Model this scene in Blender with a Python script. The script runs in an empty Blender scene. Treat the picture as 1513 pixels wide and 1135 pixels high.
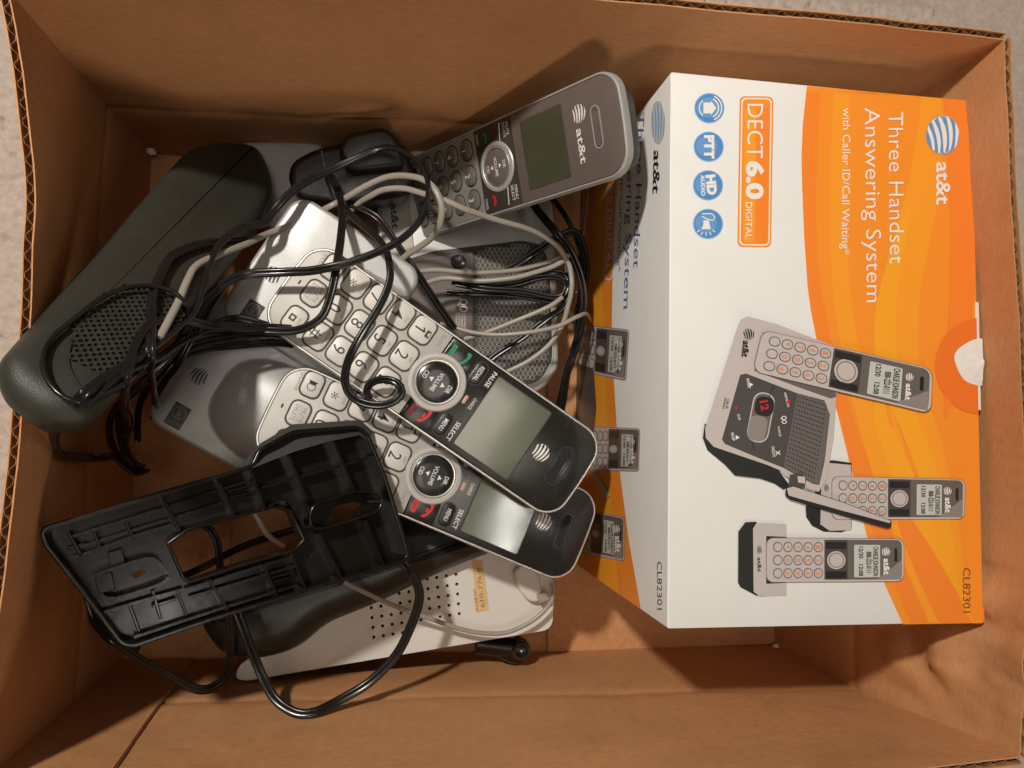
import bpy, bmesh, math, random
from mathutils import Vector, Matrix, noise
random.seed(7)
PI = math.pi
S = 0.01                      # everything below is measured in centimetres
scene = bpy.context.scene
COL = scene.collection

# ------------------------------------------------------------------ camera
F = 1136.0; CX = 756.5; CY = 567.5
RC = Matrix(((0.9891790, -0.0156279, -0.1458789), (0.0066474, 0.9980635, -0.0618470), (0.1465630, 0.0602079, 0.9873674)))
C0 = Vector((-4.99726, -1.19941, 44.0))
cam = bpy.data.cameras.new("camera"); camo = bpy.data.objects.new("camera", cam); COL.objects.link(camo)
m = RC.to_4x4(); m.translation = C0 * S; camo.matrix_world = m
cam.sensor_fit = 'HORIZONTAL'; cam.sensor_width = 36.0; cam.lens = 36.0 * F / 1513.0
cam.clip_start = 0.01; cam.clip_end = 50
scene.camera = camo

# ------------------------------------------------------------------ light
w = bpy.data.worlds.new("World"); scene.world = w; w.use_nodes = True
bg = w.node_tree.nodes["Background"]; bg.inputs[0].default_value = (1.0, 0.81, 0.60, 1); bg.inputs[1].default_value = 0.085
def lamp(kind, name, loc, energy, color, size=0.05, size_y=None, target=(0, 0, 0.08)):
    l = bpy.data.lights.new(name, kind); l.energy = energy; l.color = color
    if kind == 'AREA':
        l.shape = 'RECTANGLE' if size_y else 'DISK'; l.size = size
        if size_y: l.size_y = size_y
    else: l.shadow_soft_size = size
    o = bpy.data.objects.new(name, l); COL.objects.link(o); o.location = loc
    o.rotation_euler = (Vector(target) - Vector(loc)).to_track_quat('-Z', 'Y').to_euler()
    return o
lamp('AREA', "ceiling_lamp", (-0.345, 0.382, 0.88), 7.3, (1.0, 0.935, 0.85), 0.055)
ld = Vector((0.33, -0.90, 0.345)).normalized()
lamp('AREA', "side_lamp", ld * 2.6 + Vector((0, 0, .10)), 14, (1.0, 0.83, 0.66), 0.55)
lamp('AREA', "overhead_fill", (-0.10, -0.15, 2.2), 6.0, (1.0, 0.90, 0.78), 0.5, 0.9)  # added soft fill from above, lifts the shaded parts
lamp('AREA', "screen_glint_lamp", (0.59, -0.196, 1.995), 0.9, (1.0, 0.97, 0.92), 0.20, 0.06)  # added lamp, aimed to glint in the lower handset's screen
scene.view_settings.view_transform = 'Standard'; scene.view_settings.look = 'None'
scene.view_settings.exposure = 0.0; scene.view_settings.gamma = 1.0
scene.render.engine = 'CYCLES'

# ------------------------------------------------------------------ photo point -> place
def ray(px, py): return RC @ Vector(((px - CX) / F, -(py - CY) / F, -1.0))
def P(px, py, z):
    d = ray(px, py); return C0 + d * ((z - C0.z) / d.z)
def frame(a, b, c=None, roll=0.0):
    """a=(px,py,z) origin, b=(px,py,z) gives +x, c=(px,py,z) optional third point on +y side"""
    A = P(*a); B = P(*b); x = (B - A).normalized()
    if c is not None:
        y = P(*c) - A; z = x.cross(y).normalized()
        if z.z < 0: z = -z
    else:
        z = Vector((0, 0, 1)); z = (z - x * z.dot(x)).normalized()
    if roll: z = Matrix.Rotation(math.radians(roll), 3, x) @ z
    y = z.cross(x)
    M = Matrix((x, y, z)).transposed().to_4x4(); M.translation = A
    return M
def uv(M, px, py, h=0.0):
    Mi = M.inverted(); o = Mi @ C0; d = Mi.to_3x3() @ ray(px, py)
    t = (h - o.z) / d.z; p = o + d * t
    return (p.x, p.y)

# ------------------------------------------------------------------ materials
MATS = {}
def mat(name, col, rough=0.5, metal=0.0, bump=0.0, bscale=300.0, var=0.0, vscale=40.0, spec=0.5, coat=0.0, emit=None, trans=0.0, stretch=None, dust=0.0, dent=0.0):
    if name in MATS: return MATS[name]
    m = bpy.data.materials.new(name); m.use_nodes = True; nt = m.node_tree; b = nt.nodes["Principled BSDF"]
    b.inputs["Base Color"].default_value = (*col, 1); b.inputs["Roughness"].default_value = rough
    b.inputs["Metallic"].default_value = metal; b.inputs["Specular IOR Level"].default_value = spec
    b.inputs["Coat Weight"].default_value = coat; b.inputs["Coat Roughness"].default_value = 0.08
    b.inputs["Transmission Weight"].default_value = trans
    tc = nt.nodes.new("ShaderNodeTexCoord"); src = tc.outputs["Object"]
    if stretch:
        mp = nt.nodes.new("ShaderNodeMapping"); mp.inputs["Scale"].default_value = stretch
        nt.links.new(src, mp.inputs["Vector"]); src = mp.outputs["Vector"]
    if var:
        n = nt.nodes.new("ShaderNodeTexNoise"); n.inputs["Scale"].default_value = vscale; n.inputs["Detail"].default_value = 5; n.inputs["Roughness"].default_value = .65
        nt.links.new(src, n.inputs["Vector"])
        mx = nt.nodes.new("ShaderNodeMix"); mx.data_type = 'RGBA'
        mx.inputs[6].default_value = (*[max(0, c * (1 - var)) for c in col], 1); mx.inputs[7].default_value = (*[min(1, c * (1 + var)) for c in col], 1)
        mr = nt.nodes.new("ShaderNodeMapRange"); mr.inputs[1].default_value = .3; mr.inputs[2].default_value = .7
        nt.links.new(n.outputs[0], mr.inputs[0]); nt.links.new(mr.outputs[0], mx.inputs[0]); nt.links.new(mx.outputs[2], b.inputs["Base Color"])
    # smudges: broad roughness variation on every surface
    n3 = nt.nodes.new("ShaderNodeTexNoise"); n3.inputs["Scale"].default_value = 35; n3.inputs["Detail"].default_value = 6; nt.links.new(src, n3.inputs["Vector"])
    r = nt.nodes.new("ShaderNodeMapRange"); r.inputs[1].default_value = .3; r.inputs[2].default_value = .7
    r.inputs[3].default_value = max(.03, rough - .07); r.inputs[4].default_value = min(1, rough + .09)
    nt.links.new(n3.outputs[0], r.inputs[0]); nt.links.new(r.outputs[0], b.inputs["Roughness"])
    if bump:
        n2 = nt.nodes.new("ShaderNodeTexNoise"); n2.inputs["Scale"].default_value = bscale; n2.inputs["Detail"].default_value = 4
        nt.links.new(src, n2.inputs["Vector"])
        bp = nt.nodes.new("ShaderNodeBump"); bp.inputs["Strength"].default_value = bump; bp.inputs["Distance"].default_value = 0.0006
        nt.links.new(n2.outputs[0], bp.inputs["Height"]); nt.links.new(bp.outputs[0], b.inputs["Normal"])
    if dent:
        n4 = nt.nodes.new("ShaderNodeTexNoise"); n4.inputs["Scale"].default_value = 22; n4.inputs["Detail"].default_value = 3; nt.links.new(src, n4.inputs["Vector"])
        bd = nt.nodes.new("ShaderNodeBump"); bd.inputs["Strength"].default_value = dent; bd.inputs["Distance"].default_value = .004; nt.links.new(n4.outputs[0], bd.inputs["Height"])
        if bump: nt.links.new(bd.outputs[0], bp.inputs["Normal"])
        else: nt.links.new(bd.outputs[0], b.inputs["Normal"])
    if dust:
        vo = nt.nodes.new("ShaderNodeTexVoronoi"); vo.inputs["Scale"].default_value = 420; nt.links.new(src, vo.inputs["Vector"])
        nd = nt.nodes.new("ShaderNodeTexNoise"); nd.inputs["Scale"].default_value = 60; nd.inputs["Detail"].default_value = 8; nd.inputs["Roughness"].default_value = .8; nt.links.new(src, nd.inputs["Vector"])
        a1 = nt.nodes.new("ShaderNodeMapRange"); a1.inputs[1].default_value = .10; a1.inputs[2].default_value = .05; a1.inputs[3].default_value = 0; a1.inputs[4].default_value = .55; nt.links.new(vo.outputs["Distance"], a1.inputs[0])
        sep = nt.nodes.new("ShaderNodeSeparateColor"); nt.links.new(vo.outputs["Color"], sep.inputs[0])
        g1 = nt.nodes.new("ShaderNodeMath"); g1.operation = 'GREATER_THAN'; g1.inputs[1].default_value = .72; nt.links.new(sep.outputs[0], g1.inputs[0])
        p1 = nt.nodes.new("ShaderNodeMath"); p1.operation = 'MULTIPLY'; nt.links.new(a1.outputs[0], p1.inputs[0]); nt.links.new(g1.outputs[0], p1.inputs[1])
        a2 = nt.nodes.new("ShaderNodeMapRange"); a2.inputs[1].default_value = .5; a2.inputs[2].default_value = .8; a2.inputs[3].default_value = 0; a2.inputs[4].default_value = .10; nt.links.new(nd.outputs[0], a2.inputs[0])
        sm = nt.nodes.new("ShaderNodeMath"); sm.operation = 'ADD'; nt.links.new(p1.outputs[0], sm.inputs[0]); nt.links.new(a2.outputs[0], sm.inputs[1])
        ml = nt.nodes.new("ShaderNodeMath"); ml.operation = 'MULTIPLY'; ml.inputs[1].default_value = dust; nt.links.new(sm.outputs[0], ml.inputs[0])
        md = nt.nodes.new("ShaderNodeMix"); md.data_type = 'RGBA'; md.inputs[6].default_value = (*col, 1); md.inputs[7].default_value = (.34, .31, .27, 1)
        nt.links.new(ml.outputs[0], md.inputs[0]); nt.links.new(md.outputs[2], b.inputs["Base Color"])
    if emit:
        b.inputs["Emission Color"].default_value = (*emit, 1); b.inputs["Emission Strength"].default_value = 1
    MATS[name] = m; return m
def srgb(r, g, b):
    f = lambda c: (c / 255 / 12.92) if c / 255 <= .04045 else ((c / 255 + .055) / 1.055) ** 2.4
    return (f(r), f(g), f(b))

def cardboard_mat():
    m = bpy.data.materials.new("cardboard"); m.use_nodes = True; nt = m.node_tree; b = nt.nodes["Principled BSDF"]
    N = nt.nodes; L = nt.links
    tc = N.new("ShaderNodeTexCoord")
    def nz(scale, detail, rough=.6, st=None):
        n = N.new("ShaderNodeTexNoise"); n.inputs["Scale"].default_value = scale; n.inputs["Detail"].default_value = detail; n.inputs["Roughness"].default_value = rough
        if st:
            mp = N.new("ShaderNodeMapping"); mp.inputs["Scale"].default_value = st; L.new(tc.outputs["Object"], mp.inputs[0]); L.new(mp.outputs[0], n.inputs[0])
        else: L.new(tc.outputs["Object"], n.inputs[0])
        return n.outputs[0]
    a = nz(9, 5); f = nz(620, 5, .75, (.4, .4, 1.3)); g = nz(900, 3)
    r1 = N.new("ShaderNodeValToRGB"); e = r1.color_ramp.elements
    e[0].position = .3; e[0].color = (.50, .238, .100, 1); e[1].position = .72; e[1].color = (.60, .300, .134, 1); L.new(a, r1.inputs[0])
    r2 = N.new("ShaderNodeMapRange"); r2.inputs[1].default_value = .3; r2.inputs[2].default_value = .75; r2.inputs[3].default_value = .86; r2.inputs[4].default_value = 1.14; L.new(f, r2.inputs[0])
    mx = N.new("ShaderNodeVectorMath"); mx.operation = 'SCALE'; L.new(r1.outputs[0], mx.inputs[0]); L.new(r2.outputs[0], mx.inputs["Scale"]); L.new(mx.outputs[0], b.inputs["Base Color"])
    b.inputs["Roughness"].default_value = .72; b.inputs["Specular IOR Level"].default_value = .3
    # faint vertical flute relief + fibre
    bp = N.new("ShaderNodeBump"); bp.inputs["Strength"].default_value = .35; bp.inputs["Distance"].default_value = .0004; L.new(f, bp.inputs["Height"])
    bp2 = N.new("ShaderNodeBump"); bp2.inputs["Strength"].default_value = .3; bp2.inputs["Distance"].default_value = .004; L.new(nz(16, 3), bp2.inputs["Height"]); L.new(bp.outputs[0], bp2.inputs["Normal"])
    wv = N.new("ShaderNodeTexWave"); wv.wave_type = 'BANDS'; wv.bands_direction = 'X'; wv.inputs["Scale"].default_value = 70; wv.inputs["Distortion"].default_value = .6; wv.inputs["Detail"].default_value = 1
    mp = N.new("ShaderNodeMapping"); mp.inputs["Rotation"].default_value = (0, 0, .785); L.new(tc.outputs["Object"], mp.inputs[0]); L.new(mp.outputs[0], wv.inputs[0])
    bp3 = N.new("ShaderNodeBump"); bp3.inputs["Strength"].default_value = .10; bp3.inputs["Distance"].default_value = .0005; L.new(wv.outputs["Fac"], bp3.inputs["Height"]); L.new(bp2.outputs[0], bp3.inputs["Normal"]); L.new(bp3.outputs[0], b.inputs["Normal"])
    # scuffs and rubbed fibres
    sc = nz(38, 8, .75, (1, 1, 2.2)); rr_ = N.new("ShaderNodeMapRange"); rr_.inputs[1].default_value = .60; rr_.inputs[2].default_value = .72; rr_.inputs[3].default_value = 0; rr_.inputs[4].default_value = .35; L.new(sc, rr_.inputs[0])
    dk = nz(13, 7, .7); rd = N.new("ShaderNodeMapRange"); rd.inputs[1].default_value = .56; rd.inputs[2].default_value = .70; rd.inputs[3].default_value = 0; rd.inputs[4].default_value = .30; L.new(dk, rd.inputs[0])
    m1 = N.new("ShaderNodeMix"); m1.data_type = 'RGBA'; L.new(rr_.outputs[0], m1.inputs[0]); L.new(mx.outputs[0], m1.inputs[6]); m1.inputs[7].default_value = (.64, .36, .19, 1)
    m2 = N.new("ShaderNodeMix"); m2.data_type = 'RGBA'; L.new(rd.outputs[0], m2.inputs[0]); L.new(m1.outputs[2], m2.inputs[6]); m2.inputs[7].default_value = (.30, .125, .05, 1); L.new(m2.outputs[2], b.inputs["Base Color"])
    return m
CARD = cardboard_mat()
CARD_D = mat("cardboard_core", (.24, .125, .055), .85, var=.3, vscale=200)
SILVER = mat("silver_plastic", (.42, .418, .41), .42, metal=.28, bump=.10, bscale=1500)
SILVER2 = mat("silver_face", (.46, .44, .405), .48, metal=.12, bump=.05, bscale=1200)
CHROME = mat("bright_trim", (.55, .53, .50), .30, metal=.8, var=.12, vscale=120)
KEYM = mat("key_plastic", (.58, .55, .505), .46, metal=.05, bump=.05, bscale=1500)
GROOVE = mat("key_gap", (.05, .042, .035), .6)
INK = mat("black_print", (.02, .02, .02), .45)
GREYINK = mat("grey_print", (.22, .20, .18), .5)
WHITEINK = mat("white_print", (.75, .73, .70), .45)
BLACKG = mat("gloss_black", (.017, .016, .014), .20, bump=.03, bscale=500, dust=0.6)
BLACKM = mat("black_plastic", (.009, .0085, .0075), .34, bump=.15, bscale=900, dust=0.5)
BLACKR = mat("rib_black", (.0075, .0055, .0035), .19, bump=.05, bscale=200, spec=.38, dust=0.3)
CORDB = mat("black_cord", (.009, .009, .009), .27, bump=.05, bscale=400, dust=0.35)
CORDG = mat("grey_cord", (.30, .27, .23), .33, bump=.05, bscale=400)
CORDN = mat("brown_cord", (.16, .10, .06), .4)
DKGREY = mat("dark_grey_plastic", (.030, .031, .024), .42, bump=.35, bscale=2600, dust=0.5)
DARKP = mat("charcoal_plastic", (.05, .05, .046), .5, bump=.2, bscale=1500)
TAUPE = mat("taupe_face", (.135, .105, .095), .35, bump=.05, bscale=900, dust=0.6)
TAUPEK = mat("smoky_key", (.25, .23, .20), .26, metal=.45)
TAUPES = mat("smoky_silver", (.34, .32, .285), .32, metal=.4)
LCD = mat("lcd_glass", (.115, .125, .088), .10, coat=.6, dust=0.5)
LCD_D = mat("lcd_glass_dark", (.058, .060, .036), .12, coat=.5, dust=0.5)
GREEN = mat("green_print", (.0, .24, .12), .4)
RED = mat("red_print", (.62, .012, .025), .4)
HOLE = mat("hole_dark", (.006, .006, .006), .8)
WHITEP = mat("ivory_plastic", (.62, .59, .54), .42, bump=.08, bscale=900)
LABELP = mat("label_paper", (.66, .42, .19), .6, var=.12, vscale=300)
BROWNINK = mat("brown_print", (.30, .13, .05), .6)
CLEARP = mat("clear_plastic", (.55, .50, .42), .15, trans=.5)
# retail carton colours
CWHITE = mat("carton_white", (.80, .795, .775), .42, bump=.04, bscale=500, var=.02, dent=.12)
CEDGE = mat("carton_board", (.48, .34, .22), .8, var=.15, vscale=300)
O1 = mat("orange_ink", (.93, .245, .028), .36, dent=.12)
O2 = mat("mid_orange_ink", (.94, .295, .026), .36, dent=.12)
O3 = mat("yellow_orange_ink", (.95, .345, .024), .36, dent=.12)
O4 = mat("amber_ink", (.95, .385, .022), .36, dent=.12)
OD = mat("deep_orange_ink", (.87, .19, .025), .36)
BLUE = mat("blue_ink", (.09, .27, .58), .36)
BLUEL = mat("light_blue_ink", (.30, .52, .80), .36)
BLUET = mat("blue_text_ink", (.10, .17, .42), .4)
CTXT = mat("carton_lettering", (.86, .83, .78), .36)
PSIL = mat("printed_silver", (.54, .48, .46), .4)
PSILD = mat("printed_dark_silver", (.27, .23, .22), .4)
PDK = mat("printed_charcoal", (.075, .065, .062), .38)
PDK2 = mat("printed_grey", (.14, .12, .115), .38)
PBLK = mat("printed_black", (.02, .02, .02), .38)
PLCD = mat("printed_display", (.55, .56, .52), .4)
PKEY = mat("printed_key", (.60, .50, .47), .4)
PKEYO = mat("printed_key_orange", (.66, .27, .15), .4)
BRNINK = mat("model_number_ink", (.20, .09, .03), .4)
GAPLIGHT = mat("gap_light", (.80, .74, .66), .7)  # pale colour imitating light seen through the box's corner gaps

def carpet_mat():
    m = bpy.data.materials.new("carpet"); m.use_nodes = True; nt = m.node_tree; b = nt.nodes["Principled BSDF"]; N = nt.nodes; L = nt.links
    tc = N.new("ShaderNodeTexCoord")
    n = N.new("ShaderNodeTexNoise"); n.inputs["Scale"].default_value = 260; n.inputs["Detail"].default_value = 6; L.new(tc.outputs["Object"], n.inputs[0])
    r = N.new("ShaderNodeValToRGB"); e = r.color_ramp.elements; e[0].position = .3; e[0].color = (.46, .375, .32, 1); e[1].position = .7; e[1].color = (.57, .475, .41, 1)
    L.new(n.outputs[0], r.inputs[0]); L.new(r.outputs[0], b.inputs["Base Color"]); b.inputs["Roughness"].default_value = .95; b.inputs["Specular IOR Level"].default_value = .1
    bp = N.new("ShaderNodeBump"); bp.inputs["Strength"].default_value = .5; bp.inputs["Distance"].default_value = .0012; L.new(n.outputs[0], bp.inputs["Height"]); L.new(bp.outputs[0], b.inputs["Normal"])
    return m
CARPET = carpet_mat()

# ------------------------------------------------------------------ mesh builder
class MB:
    def __init__(s): s.v = []; s.f = []; s.mi = []; s.mats = []
    def mat(s, m):
        if m not in s.mats: s.mats.append(m)
        return s.mats.index(m)
    def add(s, verts, faces, m):
        o = len(s.v); k = s.mat(m); s.v += [tuple(p) for p in verts]
        for f in faces: s.f.append([i + o for i in f]); s.mi.append(k)
    def build(s, name, parent=None, M=None, smooth=35):
        me = bpy.data.meshes.new(name)
        me.from_pydata([(x * S, y * S, z * S) for x, y, z in s.v], [], s.f)
        for mt in s.mats: me.materials.append(mt)
        me.polygons.foreach_set("material_index", s.mi)
        if smooth:
            me.polygons.foreach_set("use_smooth", [True] * len(s.f)); me.set_sharp_from_angle(angle=math.radians(smooth))
        me.validate(); me.update()
        o = bpy.data.objects.new(name, me); COL.objects.link(o)
        if parent is not None: o.parent = parent
        elif M is not None: o.matrix_world = MW(M)
        return o
def MW(M):
    R = M.copy(); R.translation = M.translation * S; return R
def thing(name, label, cat, M, group=None):
    o = bpy.data.objects.new(name, None); COL.objects.link(o); o.matrix_world = MW(M); o.empty_display_size = .01
    o['label'] = label; o['category'] = cat
    if group: o['group'] = group
    return o
def tag(o, label, cat, group=None):
    o['label'] = label; o['category'] = cat
    if group: o['group'] = group
    return o

def rrect(cx, cy, wx, wy, r, n=6, rot=0.0, bulge=0.0):
    r = min(r, wx / 2 - 1e-3, wy / 2 - 1e-3); pts = []
    for k, (sx, sy) in enumerate(((1, 1), (-1, 1), (-1, -1), (1, -1))):
        for i in range(n + 1):
            a = k * PI / 2 + i * (PI / 2) / n
            pts.append([sx * (wx / 2 - r) + r * math.cos(a), sy * (wy / 2 - r) + r * math.sin(a)])
    if bulge:
        # add points on the straight end edges so the ends can bow
        out = []
        for i, p in enumerate(pts):
            q = pts[(i + 1) % len(pts)]; out.append(p)
            if abs(p[0] - q[0]) < 1e-6 and abs(p[1] - q[1]) > .5:
                for t in (.2, .4, .6, .8): out.append([p[0], p[1] + (q[1] - p[1]) * t])
        pts = out
        for p in pts:
            s = 1 if p[0] > 0 else -1
            if abs(p[0]) > wx / 2 - r * 1.2: p[0] += s * bulge * (1 - (p[1] / (wy / 2)) ** 2)
    c, s = math.cos(rot), math.sin(rot)
    return [(cx + x * c - y * s, cy + x * s + y * c) for x, y in pts]
def circle(cx, cy, r, n=32, ry=None, a0=0):
    ry = ry or r; return [(cx + r * math.cos(a0 + 2 * PI * i / n), cy + ry * math.sin(a0 + 2 * PI * i / n)) for i in range(n)]
def subdiv(o, d):
    out = []
    for i in range(len(o)):
        a, b = o[i], o[(i + 1) % len(o)]; L = math.dist(a, b); n = max(1, int(L / d))
        for k in range(n): out.append((a[0] + (b[0] - a[0]) * k / n, a[1] + (b[1] - a[1]) * k / n))
    return out
def area2(o): return sum(o[i][0] * o[(i + 1) % len(o)][1] - o[(i + 1) % len(o)][0] * o[i][1] for i in range(len(o)))
def ccw(o): return o if area2(o) > 0 else o[::-1]
def offset(o, d):
    n = len(o); out = []
    for i in range(n):
        a, b, c = Vector(o[i - 1]), Vector(o[i]), Vector(o[(i + 1) % n])
        e1 = (b - a); e2 = (c - b)
        if e1.length < 1e-7: e1 = e2
        if e2.length < 1e-7: e2 = e1
        e1 = e1.normalized(); e2 = e2.normalized()
        n1 = Vector((-e1.y, e1.x)); n2 = Vector((-e2.y, e2.x)); nn = n1 + n2
        if nn.length < 1e-6: nn = n1
        nn.normalize(); k = max(.35, nn.dot(n1)); out.append(tuple(b + nn * (d / k)))
    return out
def loft(mb, rings, m, cap0=True, cap1=True, mats=None):
    n = len(rings[0]); v = [p for r in rings for p in r]
    for k in range(len(rings) - 1):
        f = [[k * n + i, k * n + (i + 1) % n, (k + 1) * n + (i + 1) % n, (k + 1) * n + i] for i in range(n)]
        if k == 0: mb.add(v, f, mats[k] if mats else m); base = len(mb.v) - len(v)
        else:
            mi = mb.mat(mats[k] if mats else m)
            for q in f: mb.f.append([i + base for i in q]); mb.mi.append(mi)
    if cap0: mb.f.append([base + i for i in range(n)][::-1]); mb.mi.append(mb.mat(mats[0] if mats else m))
    if cap1: mb.f.append([base + (len(rings) - 1) * n + i for i in range(n)]); mb.mi.append(mb.mat(mats[-1] if mats else m))
def prism(mb, o, z0, z1, m, bev=0.0, seg=3, bot=True, top_m=None, low=0.0):
    o = ccw(o); rings = []
    if low: rings.append([(x, y, z0) for x, y in offset(o, low)]); rings.append([(x, y, z0 + low) for x, y in o])
    else: rings.append([(x, y, z0) for x, y in o])
    if bev:
        for k in range(seg + 1):
            a = k / seg * PI / 2
            rings.append([(x, y, z1 - bev + bev * math.sin(a)) for x, y in offset(o, bev * (1 - math.cos(a)))])
    else: rings.append([(x, y, z1) for x, y in o])
    ms = [m] * (len(rings) - 1)
    if top_m:
        loft(mb, rings, m, bot, False); mb.add(rings[-1], [list(range(len(o)))], top_m)
    else: loft(mb, rings, m, bot, True)
def ringprism(mb, o1, o0, z0, z1, m):
    """annulus between outline o1 (outer) and o0 (inner), same point count"""
    n = len(o1); A = [(x, y, z0) for x, y in o1]; B = [(x, y, z1) for x, y in o1]; Cc = [(x, y, z1) for x, y in o0]; D = [(x, y, z0) for x, y in o0]
    loft(mb, [A, B, Cc, D], m, False, False)
def flat(mb, o, z, m): o = ccw(o); mb.add([(x, y, z) for x, y in o], [list(range(len(o)))], m)
def box(mb, x0, x1, y0, y1, z0, z1, m, bev=0.0): prism(mb, [(x0, y0), (x1, y0), (x1, y1), (x0, y1)], z0, z1, m, bev, 1)
def bar(mb, a, b, t, z0, z1, m, bev=0.0):
    a = Vector(a); b = Vector(b); d = (b - a).normalized(); n = Vector((-d.y, d.x)) * t / 2
    prism(mb, [tuple(a - n), tuple(b - n), tuple(b + n), tuple(a + n)], z0, z1, m, bev, 1)
def lathe(mb, cx, cy, prof, m, n=40, ry=1.0, mats=None):
    rings = [[(cx + r * math.cos(2 * PI * i / n), cy + r * ry * math.sin(2 * PI * i / n), z) for i in range(n)] for r, z in prof]
    loft(mb, rings, m, False, prof[-1][0] > 1e-4, mats)
def catmull(pts, step=0.25):
    P_ = [Vector(p) for p in pts]; P_ = [P_[0] * 2 - P_[1]] + P_ + [P_[-1] * 2 - P_[-2]]; out = []
    for i in range(1, len(P_) - 2):
        a, b, c, d = P_[i - 1:i + 3]; n = max(2, int((c - b).length / step))
        for k in range(n):
            t = k / n; out.append(.5 * ((2 * b) + (c - a) * t + (2 * a - 5 * b + 4 * c - d) * t * t + (3 * b - a - 3 * c + d) * t ** 3))
    out.append(P_[-2]); return out
def sweep(mb, pts, prof, m, up=Vector((0, 0, 1)), twist=0.0, caps=True):
    """prof: closed 2D profile list (side, up); twist in radians per cm (slow roll of the cord)"""
    n = len(prof); rings = []; L = 0
    for i, p in enumerate(pts):
        t = (pts[min(i + 1, len(pts) - 1)] - pts[max(i - 1, 0)]).normalized()
        s = t.cross(up)
        if s.length < 1e-3: s = Vector((1, 0, 0))
        s.normalize(); u = s.cross(t)
        if i: L += (p - pts[i - 1]).length
        a = twist * L + .5 * math.sin(L * .35) if twist else 0; c, sn = math.cos(a), math.sin(a)
        rings.append([tuple(p + s * (x * c - y * sn) + u * (x * sn + y * c)) for x, y in prof])
    loft(mb, rings, m, caps, caps)

# ------------------------------------------------------------------ lettering
_tc = {}
def glyphs(s, bold=0.0, res=3):
    k = (s, bold, res)
    if k in _tc: return _tc[k]
    c = bpy.data.curves.new("t", 'FONT'); c.body = s; c.size = 1.0; c.offset = bold; c.resolution_u = res; c.fill_mode = 'FRONT'
    o = bpy.data.objects.new("t", c); COL.objects.link(o)
    dg = bpy.context.evaluated_depsgraph_get(); dg.update(); me = bpy.data.meshes.new_from_object(o.evaluated_get(dg))
    v = [(p.co.x, p.co.y) for p in me.vertices]; f = [list(p.vertices) for p in me.polygons]
    bpy.data.objects.remove(o); bpy.data.curves.remove(c); bpy.data.meshes.remove(me)
    _tc[k] = (v, f); return v, f
_H = glyphs("H"); CAPH = max(y for x, y in _H[0]); 
def text(mb, s, p0, d, h, m, z, length=None, bold=0.0, center=False, mapf=None, wide=1.0):
    """p0 baseline start, d reading direction, letters' up is d rotated +90 deg (ccw); mapf maps 2D to 2D afterwards"""
    v, f = glyphs(s, bold); x0 = min(a for a, b in v); x1 = max(a for a, b in v)
    sy = h / CAPH; sx = sy * wide if length is None else length / (x1 - x0)
    d = Vector(d).normalized(); u = Vector((-d.y, d.x)); p0 = Vector(p0)
    if center: p0 = p0 - d * ((x1 - x0) * sx / 2) - u * (h / 2)
    out = []
    for a, b in v:
        q = p0 + d * ((a - x0) * sx) + u * (b * sy)
        if mapf: q = mapf(q.x, q.y)
        out.append((q[0], q[1], z))
    mb.add(out, f, m)
def globe(mb, cx, cy, r, mstripe, z, rot=0.0, mbase=None, mapf=None, ry=None, n=5):
    ry = ry or r; c, s = math.cos(rot), math.sin(rot)
    def T(x, y, dz=0):
        X, Y = x * c - y * s, x * s + y * c; q = (cx + X * r, cy + Y * ry)
        if mapf: q = mapf(*q)
        return (q[0], q[1], z + dz)
    if mbase:
        o = [T(math.cos(a * PI / 16), math.sin(a * PI / 16), -.004) for a in range(32)]
        if area2([(p[0], p[1]) for p in o]) < 0: o = o[::-1]
        mb.add(o, [list(range(32))], mbase)
    K = 14
    for k in range(n):
        y0 = -.80 + 1.62 * k / (n - 1) * .97; th = (.27 if n == 5 else .2) * (1 - .35 * abs(y0))
        top = []; bot = []
        for i in range(K + 1):
            x = -1 + 2 * i / K
            yc = y0 * (1 - .18 * x) + .20 * (1 - x * x) - .10 * x - .08
            hw = th / 2 * (1 - max(0, x) ** 2 * .75) * (1 if x > -.5 else .8)
            lim = math.sqrt(max(0, 1 - x * x)) * .985
            a = max(-lim, min(lim, yc + hw)); b = max(-lim, min(lim, yc - hw)); top.append((x, a)); bot.append((x, b))
        v = [T(*p) for p in top] + [T(*p) for p in bot]
        fs = []
        for i in range(K):
            if top[i][1] - bot[i][1] > 1e-3 or top[i + 1][1] - bot[i + 1][1] > 1e-3:
                fs.append([i, K + 1 + i, K + 2 + i, i + 1])
        mb.add(v, fs, mstripe)
def fixup(o):      # flat print: make normals face +z of the thing
    bm = bmesh.new(); bm.from_mesh(o.data)
    for f in bm.faces:
        f.normal_update()
        if f.normal.z < 0: f.normal_flip()
    bm.to_mesh(o.data); bm.free(); return o

# ================================================================== SETTING: carpet
mb = MB(); nx, ny = 400, 330; X0, X1, Y0, Y1 = -36, 30, -27, 27; vs = []
for j in range(ny + 1):
    for i in range(nx + 1):
        x = X0 + (X1 - X0) * i / nx; y = Y0 + (Y1 - Y0) * j / ny
        if -16 < x < 16 and -11 < y < 12: vs.append((x, y, -1.2)); continue
        p = Vector((x, y, 0)); q = p * 1.5 + Vector((noise.noise(p * 1.9), noise.noise(p * 1.9 + Vector((9, 2, 1))), 0)) * .5
        dd, pp = noise.voronoi(p * 2.1 + Vector((noise.noise(p * 3), noise.noise(p * 3 + Vector((5, 5, 5))), 0)) * .35); hsh = noise.noise(pp[0] * 7.3)
        vs.append((x, y, -.85 + .13 * noise.noise(p * 1.6) + .10 * noise.noise(p * 5.5) - (.42 if hsh > -.05 else .12) * math.exp(-(dd[0] / .26) ** 2) + .10 * noise.noise(p * .4)))
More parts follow.
